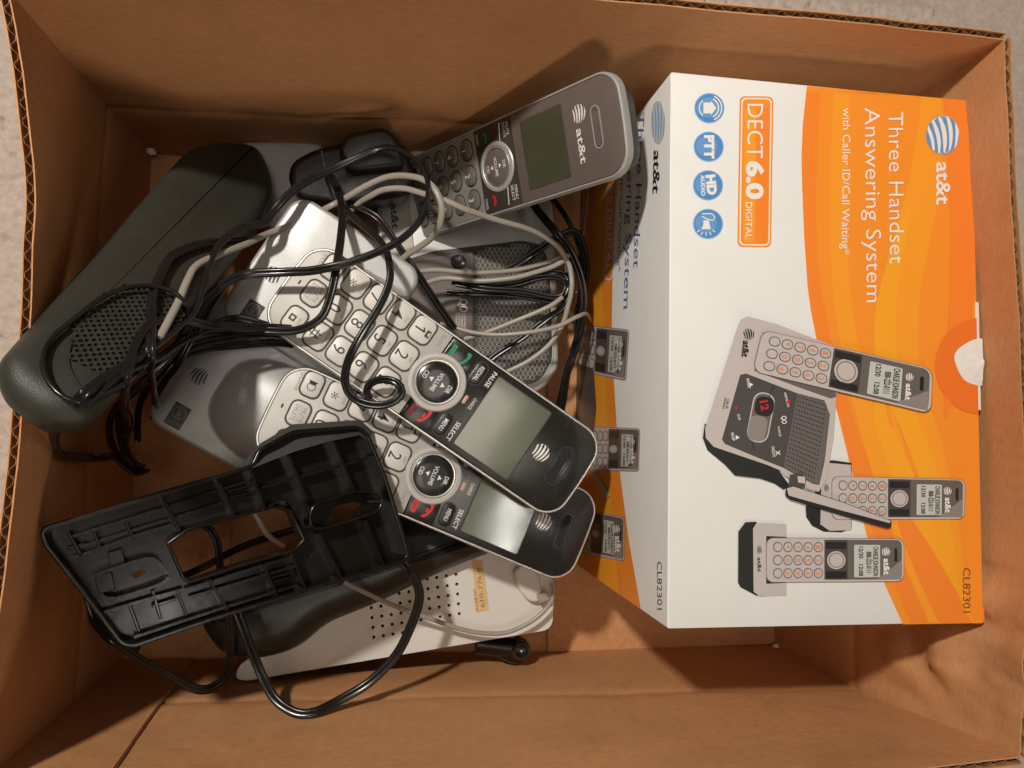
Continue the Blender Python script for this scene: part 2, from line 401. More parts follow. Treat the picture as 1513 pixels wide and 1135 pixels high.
fs = [[j * (nx + 1) + i, j * (nx + 1) + i + 1, (j + 1) * (nx + 1) + i + 1, (j + 1) * (nx + 1) + i] for j in range(ny) for i in range(nx)]
mb.add(vs, fs, CARPET); cp = mb.build("carpet", smooth=60); cp['kind'] = 'structure'
mb = MB(); mb.add([(-90, -90, -1.3), (90, -90, -1.3), (90, 90, -1.3), (-90, 90, -1.3)], [[0, 1, 2, 3]], CARPET); o = mb.build("floor", smooth=0); o['kind'] = 'structure'

# ================================================================== CARDBOARD BOX
ZC, ZD = 7.0, 17.0
fTL = P(225, 228, 0); fBL = P(184, 978, 0); fBR = P(1142, 952, 0); fTR = fTL + (fBR - fBL) + Vector((-.3, .1, 0))
cTL = P(160, 160, ZC); cBR = P(1262, 1017, ZC)
def lerp(a, b, t): return a + (b - a) * t
rTL = P(14, -10, ZD); rTR = P(1482, 60, ZD); rBR = P(1506, 1117, ZD); rBL = P(-56, 1188, ZD)
cBL = lerp(fBL, Vector((rBL.x, rBL.y, 0)), .45); cBL.z = ZC; cBL.x -= .05
cTR = lerp(fTR, Vector((rTR.x, rTR.y, 0)), .5); cTR.z = ZC
rim = {'top': [(14, -10), (250, -30), (560, -26), (880, 0), (1000, 9), (1240, 32), (1400, 47), (1482, 60)],
       'right': [(1482, 60), (1487, 160), (1489, 260), (1497, 380), (1507, 520), (1516, 700), (1518, 850), (1512, 1000), (1506, 1117)],
       'bottom': [(1506, 1117), (1370, 1134), (1100, 1164), (700, 1200), (300, 1212), (-56, 1188)],
       'left': [(-56, 1188), (-16, 1010), (4, 880), (14, 790), (28, 650), (42, 500), (47, 400), (52, 290), (43, 170), (28, 70), (14, -10)]}
boxM = Matrix.Translation(Vector((0, 0, -.6)))
cbox = thing("cardboard_box", "large open brown corrugated cardboard box on the carpet holding the phones and cords", "cardboard box", boxM)
def wall(key, fa, fb, ca, cb, N, bulge=0.0, crumple=False, fr=None):
    pts = [P(x, y, ZD) for x, y in rim[key]]; L = [0]
    for i in range(1, len(pts)): L.append(L[-1] + (pts[i] - pts[i - 1]).length)
    dense = catmull(pts, .15); dl = [0]
    for i in range(1, len(dense)): dl.append(dl[-1] + (dense[i] - dense[i - 1]).length)
    def R(s):
        t = s * dl[-1]
        for i in range(1, len(dl)):
            if dl[i] >= t: return lerp(dense[i - 1], dense[i], (t - dl[i - 1]) / max(1e-6, dl[i] - dl[i - 1]))
        return dense[-1]
    zs = [0, 1, 2.2, 3.5, 4.8, 6, 6.55, 6.8, 7, 7.2, 7.45] + [7.9 + (ZD - 7.9) * k / 16 for k in range(17)]
    along = (fb - fa).normalized(); nin = Vector((0, 0, 1)).cross(along)   # inward normal
    if nin.dot(Vector((0, 0, 0)) - fa) < 0: nin = -nin
    G = []
    for z in zs:
        row = []
        for i in range(N + 1):
            s = i / N; f = lerp(fa, fb, s); c = lerp(ca, cb, s); r = R(s)
            if z <= ZC: p = lerp(f, c, z / ZC)
            else:
                t = (z - ZC) / (ZD - ZC); t2 = t * t * (3 - 2 * t) * .5 + t * .5; p = lerp(c, r, t2)
                p = p - nin * bulge * math.sin(PI * t) * math.sin(PI * min(1, s * 1.0))
            p = p + nin * (-.10 * math.exp(-((z - ZC) / .22) ** 2))
            ww = min(1, s * 12, (1 - s) * 12)
            p = p + nin * ww * (.13 * noise.noise(Vector((p.x, p.y, z)) * .16) + .03 * noise.noise(Vector((p.x, p.y, z)) * .9))
            if crumple:
                a = math.exp(-((s - .88) / .11) ** 2 - ((z - 13.5) / 3.6) ** 2)
                q = Vector((p.y * .45, z * .35, 3))
                p = p + nin * a * (.75 * (abs(noise.noise(q)) * 2 - .45) + .25 * (abs(noise.noise(q * 2.7)) - .2))
            p.z = z if z < ZD - .01 else ZD + .10 * noise.noise(Vector((s * 9, fa.x, 1)))
            if i == 0: p = p - along * .14
            if i == N: p = p + along * .14
            row.append(p)
        G.append(row)
    W = N + 1
    def sheet(off, th):
        mb = MB(); v = []
        for side in (0, 1):
            for row in G:
                for p in row: v.append(tuple(p - nin * (off + side * th) - boxM.translation))
        n0 = len(zs) * W; f = []
        for j in range(len(zs) - 1):
            for i in range(N):
                f.append([j * W + i, j * W + i + 1, (j + 1) * W + i + 1, (j + 1) * W + i]); f.append([n0 + j * W + i, n0 + (j + 1) * W + i, n0 + (j + 1) * W + i + 1, n0 + j * W + i + 1])
        j = len(zs) - 1
        for i in range(N): f.append([j * W + i, j * W + i + 1, n0 + j * W + i + 1, n0 + j * W + i])
        mb.add(v, f, CARD); return mb
    T = .34
    o = sheet(0, .05).build("wall_panel", cbox, smooth=50)
    o2 = sheet(T - .05, .05).build("outer_liner", o, smooth=50)
    # fluted core, seen along the cut edge
    mb = MB(); row = G[-1]; NF = int(dl[-1] / .16); v = []; f = []
    for i in range(NF + 1):
        s = i / NF; p = row[min(N, int(s * N))] * (1 - (s * N - int(s * N))) + row[min(N, int(s * N) + 1)] * (s * N - int(s * N))
        d = .05 + (T - .1) * (.5 + .5 * math.sin(i * PI / 2 + .6)) ; z = ZD - .05 + .05 * noise.noise(Vector((i * .4, fa.y, 0)))
        q = p - nin * d - boxM.translation
        for dd, zz in ((0, z), (0, z - .3), (.025, z), (.025, z - .3)):
            e = q - nin * dd; v.append((e.x, e.y, zz - boxM.translation.z))
    for i in range(NF):
        a = i * 4; f += [[a, a + 1, a + 5, a + 4], [a + 2, a + 6, a + 7, a + 3], [a, a + 4, a + 6, a + 2]]
    mb.add(v, f, CARD_D); mb.build("fluted_core", o, smooth=0)
    return G, nin
Gt, _ = wall('top', fTL, fTR, cTL, cTR, 90)
Gr, _ = wall('right', fTR, fBR, cTR, cBR, 170, bulge=.55, crumple=True)
Gb, _ = wall('bottom', fBR, fBL, cBR, cBL, 90)
Gl, _ = wall('left', fBL, fTL, cBL, cTL, 90)
# floor flaps
def inbox(px, py, z=0): return P(px, py, z)
mb = MB(); e = .5
prism(mb, [(fTL.x - e, fTL.y + e), (fTR.x + e, fTR.y + e), (fTR.x + e, 0.03), (fTL.x - e, 0.03)], 0.1, .5, CARD); mb.build("bottom_flap", cbox)
mb = MB(); prism(mb, [(fBL.x - e, -.03), (fBR.x + e, -.03), (fBR.x + e, fBR.y - e), (fBL.x - e, fBL.y - e)], 0.1, .5, CARD); mb.build("bottom_flap", cbox)
xl = P(342, 860, 0).x; xr = P(806, 870, 0).x
mb = MB(); prism(mb, [(fTL.x - .2, fTL.y), (xl, fTL.y - .1), (xl - .1, fBL.y + .05), (fBL.x - .2, fBL.y + .05)], .51, .72, CARD, .03, 1); mb.build("short_flap", cbox)
mb = MB(); prism(mb, [(xr, fTR.y - .1), (fTR.x + .2, fTR.y), (fBR.x + .2, fBR.y + .05), (xr + .1, fBR.y + .05)], .51, .76, CARD, .03, 1); mb.build("short_flap", cbox)
# glue tab inside the bottom wall: one extra layer from the seam to the corner
def on_wall(G, s, z, off):
    N = len(G[0]) - 1; zs = [r[0].z for r in G]
    j = max(k for k in range(len(zs) - 1) if zs[k] <= z + 1e-6); t = (z - zs[j]) / (zs[j + 1] - zs[j]); i = min(N - 1, int(s * N)); u = s * N - i
    p = lerp(lerp(G[j][i], G[j][i + 1], u), lerp(G[j + 1][i], G[j + 1][i + 1], u), t); return p + off
inB = Vector((0, 1, 0)); mb = MB(); v = []; f = []; zz = [.1 + 1.2 * k for k in range(14)] + [16.9]; ss = [.902, .903, .93, .96, .999]
for z in zz:
    for k, s in enumerate(ss): v.append(tuple(on_wall(Gb, s, z, inB * (.02 if k == 0 else .17)) - boxM.translation))
for j in range(len(zz) - 1):
    for k in range(4): f.append([j * 5 + k, j * 5 + k + 1, j * 5 + k + 6, j * 5 + k + 5])
mb.add(v, f, CARD)
mb.build("glue_flap", cbox, smooth=50)
# white blobs standing in for light showing through the corner gaps
def gleam(px, py, z, r, label, seed):
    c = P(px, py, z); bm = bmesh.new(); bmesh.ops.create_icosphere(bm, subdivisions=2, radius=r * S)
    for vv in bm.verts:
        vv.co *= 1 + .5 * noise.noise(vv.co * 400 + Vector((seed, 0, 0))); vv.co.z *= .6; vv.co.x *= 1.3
    me = bpy.data.meshes.new("gap_gleam"); bm.to_mesh(me); bm.free(); me.materials.append(GAPLIGHT)
    o = bpy.data.objects.new("gap_gleam", me); COL.objects.link(o); o.location = c * S; o.rotation_euler = (0, 0, -.6); tag(o, label, "gleam", "blobs for light through the box corner gaps")
gleam(224, 224, 1.0, .22, "small white blob for light through the far corner gap behind the black speaker unit", 1)
gleam(1147, 956, .5, .19, "small white blob for light through the corner gap below the white carton", 5)
gleam(188, 979, .35, .09, "tiny white blob for light through the corner gap below the black ribbed bracket", 9)

# ================================================================== RETAIL CARTON
Rb = None
y1 = (-0.0029, 0.0114, -0.014)
def rodr(v):
    th = math.sqrt(sum(c * c for c in v)); return Matrix.Rotation(th, 4, Vector(v))
CM = rodr(y1); CM.translation = Vector((5.6735, 13.3552, 15.039)); CW, CLn, CT = 13.6137, 22.0895, 14.3
carton = thing("retail_carton", "white and orange retail carton standing on end, printed with three cordless phones", "carton", CM)
# body shell: five faces of board, slightly open right edge
mb = MB()
prism(mb, rrect(CW / 2, -CLn / 2, CW, CLn, .10, 3), -CT, 0, CWHITE, .05, 2)
mb.build("carton_body", carton)
# tuck flaps / board edge along right side
mb = MB(); t0 = uv(CM, 1437, 188); t1 = uv(CM, 1445, 440)
box(mb, CW + .03, CW + .20, t1[1], t0[1] + .02, -7, -.56, CEDGE); mb.build("board_edge", carton); mb = MB()
b0 = uv(CM, 1447, 610); b1 = uv(CM, 1452, 878); box(mb, CW + .02, CW + .22, b1[1], b0[1], -.55, -.28, CEDGE)
mb.build("board_edge", carton)
mb = MB(); a0 = uv(CM, 1437, 150); a1 = uv(CM, 1436, 190); box(mb, CW - .02, CW + .10, a1[1], a0[1] - .02, -.12, -.01, O1); mb.build("lock_tab", carton); mb = MB()
a0 = uv(CM, 1452, 881); a1 = uv(CM, 1455, 919); box(mb, CW - .02, CW + .10, a1[1], a0[1], -.12, -.01, O1); mb.build("lock_tab", carton)

class Art:
    def __init__(s, M, lev=0.006, axis='front'): s.M = M; s.z = lev; s.mb = MB(); s.k = 0
    def q(s, px, py): return uv(s.M, px, py)
    def lift(s, d=.006): s.z += d
    def poly(s, pts, m, z=None):
        o = ccw([s.q(*p) for p in pts]); s.mb.add([(x, y, s.z if z is None else z) for x, y in o], [list(range(len(o)))], m)
    def strip(s, A, B, m):       # quads between two polylines of equal length
        a = [s.q(*p) for p in A]; b = [s.q(*p) for p in B]; n = len(a)
        s.mb.add([(x, y, s.z) for x, y in a + b], [[i, i + 1, n + i + 1, n + i] for i in range(n - 1)], m)
    def line(s, pts, w, m, closed=False):
        V = [Vector(p) for p in pts]; n = len(V); A = []; B = []
        for i in range(n):
            if closed: t = V[(i + 1) % n] - V[i - 1]
            else: t = V[min(i + 1, n - 1)] - V[max(0, i - 1)]
            t.normalize(); nn = Vector((-t.y, t.x)) * w / 2; A.append(tuple(V[i] + nn)); B.append(tuple(V[i] - nn))
        if closed: A.append(A[0]); B.append(B[0])
        s.strip(A, B, m)
    def text(s, st, p0, p1, h, m, bold=0.0):
        # px space is y-down: flip y for the text helper
        d = Vector((p1[0] - p0[0], -(p1[1] - p0[1]))); L = d.length
        text(s.mb, st, (p0[0], -p0[1]), d, h, m, s.z, length=L, bold=bold, mapf=lambda x, y: s.q(x, -y))
    def globe(s, cx, cy, r, ms, base=None, rot=0, ry=None, n=5):
        globe(s.mb, cx, -cy, r, ms, s.z, rot, base, mapf=lambda x, y: s.q(x, -y), ry=ry, n=n)
    def build(s, name, parent): return fixup(s.mb.build(name, parent, smooth=0))
def rr_px(cx, cy, w, h, r, rot=0, n=5): return rrect(cx, cy, w, h, r, n, rot)

ZL = [0.006]
def art(M, parent, name, fn, z):
    a = Art(M, z); fn(a); return a.build(name, parent)
# --- orange field of the front
BL = [(1192, 125), (1186, 183), (1184, 231), (1185, 275), (1188, 349), (1193, 423), (1198, 460), (1208, 510), (1238, 613), (1261, 708), (1280, 790), (1307, 863), (1334, 924)]
ys = [p[1] for p in BL]
def edge(y):
    a, b = (1436, 149), (1452, 921); return a[0] + (b[0] - a[0]) * (y - 149) / 772
def topy(x): return 107 + (149 - 107) * (x - 991) / 445
def orange(a):
    R = [(edge(y), y) for y in ys]; R[0] = (1436, 149.5); R[-1] = (1452, 921)
    BLc = list(BL); BLc[-1] = (1334, 922.5); BLc[0] = (1192, 127)
    a.strip(BLc, R, O2)
art(CM, carton, "orange_field", orange, .006)
def bands(a):
    def band(f0, f1, m, y0=124, y1=921):
        A = []; B = []
        for k in range(61):
            y = y0 + (y1 - y0) * k / 60
            xa, xb = f0(y), f1(y); lo = ed(y) + 1.0; hi = edge(y) - .7
            xa = max(lo, min(hi, xa)); xb = max(lo, min(hi, xb)); A.append((xa, min(max(y, topy(xa) + 1.0), 920.5))); B.append((xb, min(max(y, topy(xb) + 1.0), 920.5)))
        a.strip(A, B, m)
    def ed(y):
        for i in range(len(BL) - 1):
            if BL[i][1] <= y <= BL[i + 1][1]: t = (y - BL[i][1]) / (BL[i + 1][1] - BL[i][1]); return BL[i][0] + (BL[i + 1][0] - BL[i][0]) * t
        return 1334
    sw = lambda y, x0, am, yc, c2: x0 - am * math.exp(-((y - 300) / 220) ** 2) + c2 * (max(0, y - yc) / 100) ** 1.7
    band(lambda y: sw(y, 1196, 12, 360, 8.0), lambda y: sw(y, 1222, 16, 380, 9.5), O1)
    a.lift(.004)
    band(lambda y: sw(y, 1240, 14, 420, 8.6), lambda y: sw(y, 1300, 20, 440, 9.5), O3)
    a.lift(.004)
    band(lambda y: sw(y, 1262, 10, 400, 9.4), lambda y: sw(y, 1292, -4, 420, 7.5), O2)
    a.lift(.004)
    def tp(f, w, m, y0, y1, p=.6):      # lens-shaped band: centre line f, half width w, pinched at both ends
        g = lambda y: w * max(0, math.sin(PI * (y - y0) / (y1 - y0))) ** p
        band(lambda y: f(y) - g(y), lambda y: f(y) + g(y), m, y0, y1)
    tp(lambda y: 1350 + 26 * math.exp(-((y - 160) / 190) ** 2) - 26 * math.exp(-((y - 480) / 150) ** 2) + max(0, y - 560) * .22, 30, O3, 60, 900)
    a.lift(.003)
    tp(lambda y: 1338 + 20 * math.exp(-((y - 200) / 160) ** 2) - 32 * math.exp(-((y - 480) / 150) ** 2) + max(0, y - 560) * .26, 17, O4, 300, 850)
    a.lift(.003)
    tp(lambda y: 1300 + max(0, y - 620) * .40, 20, O4, 560, 1060)
    tp(lambda y: 1425 - .00035 * (y - 330) ** 2, 22, O1, -60, 620)
    a.lift(.003)
    tp(lambda y: 1352 + (y - 800) * .5, 24, O1, 740, 1060)
art(CM, carton, "orange_swirl", bands, .010)
def tear(a):
    c = (1447, 541)
    R = [(c[0] + 66 * math.cos(t) * (1.0), c[1] + 71 * math.sin(t)) for t in [PI / 2 + PI * k / 20 for k in range(21)]]
    R = [(min(x, edge(y) - .6), y) for x, y in R]
    r = [(min(edge(y) - .6, x), y) for x, y in [(c[0] + 3 + 38 * math.cos(t) * (1 + .05 * math.sin(5 * t)), c[1] - 6 + 34 * math.sin(t)) for t in [PI / 2 + PI * k / 20 for k in range(21)]]]
    a.strip(R, r, OD)
art(CM, carton, "orange_ring", tear, .036)
# torn notch showing white inside paper (crumpled, real relief)
def torn():
    mb = MB(); cx, cy = 1450, 535; v = []; f = []; K, J = 18, 7
    for j in range(J + 1):
        for k in range(K + 1):
            t = PI / 2 + PI * k / K; r = j / J
            px = cx + 40 * r * math.cos(t) * (1 + .07 * math.sin(4 * t)); py = cy + 35 * r * math.sin(t)
            x, y = uv(CM, px, py); v.append((x, y, .035 + .09 * (1 - r) * (1 + noise.noise(Vector((px * .07, py * .11, 0)))) + (.05 * abs(noise.noise(Vector((px * .15, py * .08, 4)))) if r < 1 else 0)))
    for j in range(J):
        for k in range(K): a = j * (K + 1) + k; f.append([a, a + K + 1, a + K + 2, a + 1])
    mb.add(v, f, CWHITE)
    s0 = uv(CM, 1446, 447); s1 = uv(CM, 1449, 606)
    box(mb, CW - .06, CW + .10, s1[1], s0[1], -.10, .03, CWHITE)
    fixup(mb.build("torn_paper", carton, smooth=25))
torn()
# --- front lettering
def heads(a):
    a.text("Three Handset", (1312, 166), (1314, 390), 21.5, CTXT, -.006)
    a.text("Answering System", (1277, 160), (1280, 447), 22, CTXT, -.006)
    a.text("with Caller ID/Call Waiting*", (1245, 160), (1243, 376), 11, CTXT)
    a.text("at&t", (1383, 240), (1383, 303), 20, CTXT, .018)
art(CM, carton, "heading_text", heads, .036)
def logo(a):
    a.poly(circle(1392, 200, 24.5, 40, ry=28.5), mat('globe_blue', (.13, .32, .60), .36)); a.lift(.003); a.globe(1392, 200, 24.5, CTXT, None, rot=-PI / 2 + .25, ry=28.5)
art(CM, carton, "globe_logo", logo, .040)
def model(a): a.text("CL82301", (1422, 839), (1422, 905), 11, BRNINK)
art(CM, carton, "model_number", model, .036)
def badge(a):
    c = (1116, 254); rot = PI / 2 + .015
    a.poly(rr_px(*c, 223, 50, 8, rot), O2); a.lift(); a.poly(rr_px(*c, 218, 45, 7, rot), CTXT); a.lift(); a.poly(rr_px(*c, 214, 41, 6, rot), O2); a.lift()
    a.poly(rr_px(c[0] + 10, c[1] + 5, 200, 18, 6, rot), O1); a.poly(rr_px(c[0] - 9, c[1] + 4, 200, 16, 6, rot), O3); a.lift()
    a.text("DECT", (1104, 154), (1103.5, 234), 23, CTXT, -.004); a.text("6.0", (1103.5, 238), (1103, 295), 23, CTXT, .045)
    a.text("DIGITAL", (1101.5, 299), (1101, 353), 9.5, CTXT)
art(CM, carton, "digital_badge", badge, .006)
def icon(i, cx, cy):
    def fn(a):
        a.poly(circle(cx, cy, 22.5), BLUEL); a.lift(); a.poly(circle(cx, cy, 21), BLUE); a.lift(.004); a.poly(circle(cx - 3, cy - 1, 16, ry=15), mat("blue_ink_mid", (.14, .34, .66), .36)); a.lift()
        W = CTXT
        if i == 0:
            a.poly([(cx - 9, cy - 8), (cx + 2, cy - 8), (cx + 2, cy - 11), (cx + 10, cy), (cx + 2, cy + 11), (cx + 2, cy + 8), (cx - 9, cy + 8), (cx - 9, cy + 2), (cx - 3, cy + 2), (cx - 3, cy - 2), (cx - 9, cy - 2)][:7], W)
            for r in (14.5, 19):
                a.line([(cx - 1 + r * math.cos(t), cy + r * math.sin(t)) for t in [-1.15 + 2.3 * k / 12 for k in range(13)]], 2, W)
            a.line([(cx - 1 + 14 * math.cos(t), cy + 14 * math.sin(t)) for t in [PI - .9 + 1.8 * k / 8 for k in range(9)]], 1.6, W)
        if i == 1: a.text("PTT", (cx - 6, cy - 17), (cx - 6, cy + 18), 13, W, .06)
        if i == 2: a.text("HD", (cx - 3, cy - 15), (cx + 0, cy + 15), 12.5, W, .06); a.text("AUDIO", (cx - 11, cy - 15), (cx - 10, cy + 16), 5.5, W, .03)
        if i == 3:
            a.poly([(cx - 7, cy - 5), (cx - 7, cy + 1), (cx - 10, cy + 8), (cx + 4, cy + 8), (cx + 2, cy + 1), (cx + 1, cy - 5)], W)
            a.line([(cx - 9, cy - 15), (cx + 6, cy - 15), (cx + 10, cy - 10), (cx + 7, cy - 5), (cx - 2, cy - 7), (cx - 9, cy - 11)], 1.6, W)
            for k in range(5): t = PI / 2 - .9 + .45 * k; a.line([(cx - 3 + 12 * math.cos(t), cy + 3 + 10 * math.sin(t)), (cx - 3 + 17 * math.cos(t), cy + 3 + 15 * math.sin(t))], 1.5, W)
    art(CM, carton, "feature_icon", fn, .006)
for i, (cx, cy) in enumerate(((1048, 160), (1047, 217), (1046, 274), (1046, 331))): icon(i, cx, cy)

def art_handset(M, parent, Q, z, keysplit=.42, slotv=(.3, .62), frame_side=True, words=True, lowq=False):
    q00, q10, q11, q01 = [Vector(p) for p in Q]
    def B(u, v): return tuple((q00 * (1 - u) + q10 * u) * (1 - v) + (q01 * (1 - u) + q11 * u) * v)
    su = (q10 - q00).length; sv = (q01 - q00).length
    def rr(u, v, wu, wv, r=.25, n=4):
        return [B(u + x / su, v + y / sv) for x, y in rrect(0, 0, wu * su, wv * sv, r * min(wu * su, wv * sv), n)]
    def fn(a):
        a.poly([B(*p) for p in rrect_uv(-.004, 1.004, -.012, 1.012, .05, su, sv)], PDK2); a.lift(.003); a.poly([B(*p) for p in rrect_uv(0, 1, 0, 1.0, .05, su, sv)], PKEY)
        a.lift(.005); a.poly([B(*p) for p in rrect_uv(.003, keysplit + .04, .02, .96, .05, su, sv)], PSIL)
        a.lift(.005); a.poly([B(*p) for p in rrect_uv(keysplit, .985, .025, .955, .04, su, sv)], PDK2)
        a.poly(rr(.06 + (keysplit - .06) * .0 + keysplit * .5 - .02, .5, keysplit * .93, .9, .1), PSIL)
        a.lift(.005); a.poly([B(*p) for p in ((keysplit, .03), (keysplit + .17, .03), (keysplit + .17, .95), (keysplit, .95))], PDK)
        a.lift(.005)
        rows = 5
        for i in range(rows):
            for j in range(3):
                u = keysplit - .045 - i * (keysplit - .05) / rows; v = .2 + .3 * j
                a.poly(rr(u, v, keysplit / rows * .80, .235, .5), PDK2)
        a.lift(.005)
        for i in range(rows):
            for j in range(3):
                u = keysplit - .045 - i * (keysplit - .05) / rows; v = .2 + .3 * j
                a.poly(rr(u, v, keysplit / rows * .66, .19, .5), PSIL)
        a.poly(rr(keysplit + .085, .5, .135, .135 * su / sv, .5, 6), PKEY)
        for v0 in (.16, .84): a.poly(rr(keysplit + .085, v0, .15, .16, .1), PBLK)
        a.poly([B(*p) for p in ((.80, .95), (.98, .95), (.98, .5))], PSILD)
        a.poly(rr(keysplit + .31, .52, .19, .76, .04), PLCD)
        a.poly(rr(.94, (slotv[0] + slotv[1]) / 2 - .08, .022, slotv[1] - slotv[0], .4), PBLK)
        a.lift(.005)
        for i in range(4):
            for j in range(3):
                u = keysplit - .045 - i * (keysplit - .05) / rows; v = .2 + .3 * j
                if not lowq: a.text("147*2580369#"[j * 4 + i], B(u - .02, v - .04), B(u - .02, v + .045), su * .035, PKEYO, .02)
        a.poly(rr(keysplit + .085, .5, .115, .115 * su / sv, .5, 6), PSILD); a.lift(.004); a.poly(rr(keysplit + .085, .5, .098, .098 * su / sv, .5, 6), PSIL)
        if words:
            c = keysplit + .31
            a.text("CHARLIE JOHNSON", B(c + .045, .18), B(c + .045, .87), su * .035, PBLK, .02)
            a.text("888-222-0111", B(c - .005, .30), B(c - .005, .80), su * .035, PBLK, .02)
            a.text("12/30   12:08", B(c - .06, .18), B(c - .06, .87), su * .030, PBLK, .02)
            p = B(.865, .30); a.globe(p[0], p[1], sv * .10, CTXT, None, rot=-PI / 2)
            a.text("at&t", B(.85, .46), B(.85, .84), sv * .13, CTXT, .03)
    return fn
def rrect_uv(u0, u1, v0, v1, r, su, sv):
    o = rrect((u0 + u1) / 2 * su, (v0 + v1) / 2 * sv, (u1 - u0) * su, (v1 - v0) * sv, r * su, 4); return [(x / su, y / sv) for x, y in o]
Z2 = lambda x, y: (940 + x / 2.316, 440 + y / 2.316)
# printed desk stand behind handset 2
def stand2(a):
    a.poly([Z2(*p) for p in ((578, 715), (600, 700), (640, 560), (670, 556), (735, 565), (735, 790), (700, 802), (640, 800), (600, 780), (580, 750))], PBLK); a.lift(.005)
    a.poly([Z2(*p) for p in ((632, 600), (655, 565), (733, 572), (733, 795), (660, 797), (628, 775))], PSIL)
    a.lift(.005); p = Z2(648, 650); a.globe(p[0], p[1], 4, PDK, None, rot=-PI / 2, ry=6); 
art(CM, carton, "printed_cradle", stand2, .040)
art(CM, carton, "printed_handset", art_handset(CM, carton, [Z2(668, 612), Z2(1121, 622), Z2(1119, 756), Z2(668, 758)], 0), .056)
def stand3(a):
    a.poly([Z2(*p) for p in ((348, 800), (372, 768), (410, 766), (430, 1022), (408, 1018), (355, 990), (347, 975))], PBLK); a.lift(.005)
    a.poly([Z2(*p) for p in ((398, 790), (410, 770), (512, 774), (512, 1018), (420, 1021), (400, 1005))], PSIL); a.lift(.005)
    a.poly([Z2(*p) for p in ((443, 815), (512, 818), (512, 975), (443, 978))], PBLK)
    p = Z2(419, 862); a.globe(p[0], p[1], 4, PDK, None, rot=-PI / 2, ry=6.5); a.text("at&t", Z2(413, 888), Z2(414, 938), 5.5, PBLK, .02)
art(CM, carton, "printed_cradle", stand3, .040)
art(CM, carton, "printed_handset", art_handset(CM, carton, [Z2(444, 822), Z2(912, 825), Z2(912, 969), Z2(444, 972)], 0), .060)
def bigbase(a):
    a.poly([Z2(*p) for p in ((232, 430), (225, 480), (240, 520), (300, 570), (335, 608), (420, 618), (470, 635), (500, 655), (520, 640), (470, 570))], PBLK); a.lift(.005)
    a.poly([Z2(*p) for p in ((345, 95), (355, 75), (378, 65), (480, 92), (686, 172), (683, 300), (672, 470), (648, 620), (620, 664), (585, 655), (505, 610), (488, 590), (440, 570), (262, 510), (235, 480), (233, 445))], PSIL); a.lift(.005)
    a.poly([Z2(*p) for p in ((400, 250), (560, 310), (660, 345), (680, 340), (676, 200), (430, 120))], PDK2); a.lift(.004)
    a.poly([Z2(*p) for p in ((352, 265), (372, 260), (470, 298), (548, 328), (640, 352), (658, 400), (640, 560), (622, 640), (600, 636), (500, 582), (395, 540), (300, 500), (290, 485))], PDK); a.lift(.005)
    a.poly([Z2(*p) for p in ((547, 330), (640, 356), (656, 402), (640, 540), (622, 636), (598, 632), (500, 578))], PDK2); a.lift(.005)
    for i in range(11):
        for j in range(17):
            u = (i + .5) / 11; v = (j + .5) / 17; x = 547 + (100 * u) - (43 * v) + 0; y = 332 + 30 * u + v * 245 + 18 * u * v
            a.poly(circle(*Z2(x + 2, y), 1.25, 6), PBLK)
    th = -.30
    a.poly(rr_px(*Z2(422, 410), 75 / 2.316, 172 / 2.316, 14, .19), PSIL); a.lift(.004)
    a.poly(rr_px(*Z2(422, 410), 66 / 2.316, 163 / 2.316, 13, .19), PDK2); a.lift(.004)
    a.poly(rr_px(*Z2(434, 372), 64 / 2.316, 66 / 2.316, 10, .19), PBLK)
    a.poly(rr_px(*Z2(410, 447), 62 / 2.316, 86 / 2.316, 10, .19), PSILD); a.lift(.004)
    a.text("12", Z2(418, 355), Z2(424, 388), 11, RED, .03)
    a.line([Z2(392, 490), Z2(400, 525)], 1, PBLK); a.line([Z2(465, 300), Z2(450, 340)], 1, PBLK)
    for t, p0, p1, h in (("REPEAT", (372, 278), (378, 312), 4), ("STOP", (340, 400), (346, 420), 3.5), ("SKIP", (320, 462), (324, 490), 4), ("ANSWER ON", (500, 325), (512, 375), 3.5), ("DELETE", (458, 510), (462, 545), 4), ("VOICE", (478, 440), (484, 475), 3)):
        a.text(t, Z2(*p0), Z2(*p1), h, CTXT, .01)
    a.text("X", Z2(472, 523), Z2(474, 540), 6, CTXT, .03); a.text("QO", Z2(492, 405), Z2(494, 432), 7, CTXT, .02)
    for x, y in ((388, 298), (342, 478)): a.poly([Z2(x - 6, y - 8), Z2(x + 8, y), Z2(x - 6, y + 8)], CTXT)
    a.poly(circle(*Z2(337, 378), 2.5, 8), RED); a.poly(circle(*Z2(517, 355), 2.5, 8), RED)
    p = Z2(380, 126); a.globe(p[0], p[1], 8.5, PBLK, None, rot=-PI / 2 + .2)
    a.text("at&t", Z2(362, 147), Z2(356, 203), 9.5, PBLK, .03)
    a.text("Caller ID", Z2(306, 345), Z2(300, 378), 4, PBLK, .0); a.text("announce", Z2(298, 342), Z2(291, 380), 3.5, PBLK, .0)
art(CM, carton, "printed_base_unit", bigbase, .085)
art(CM, carton, "printed_handset", art_handset(CM, carton, [Z2(428, 113), Z2(1006, 246), Z2(1000, 396), Z2(395, 252)], 0), .135)
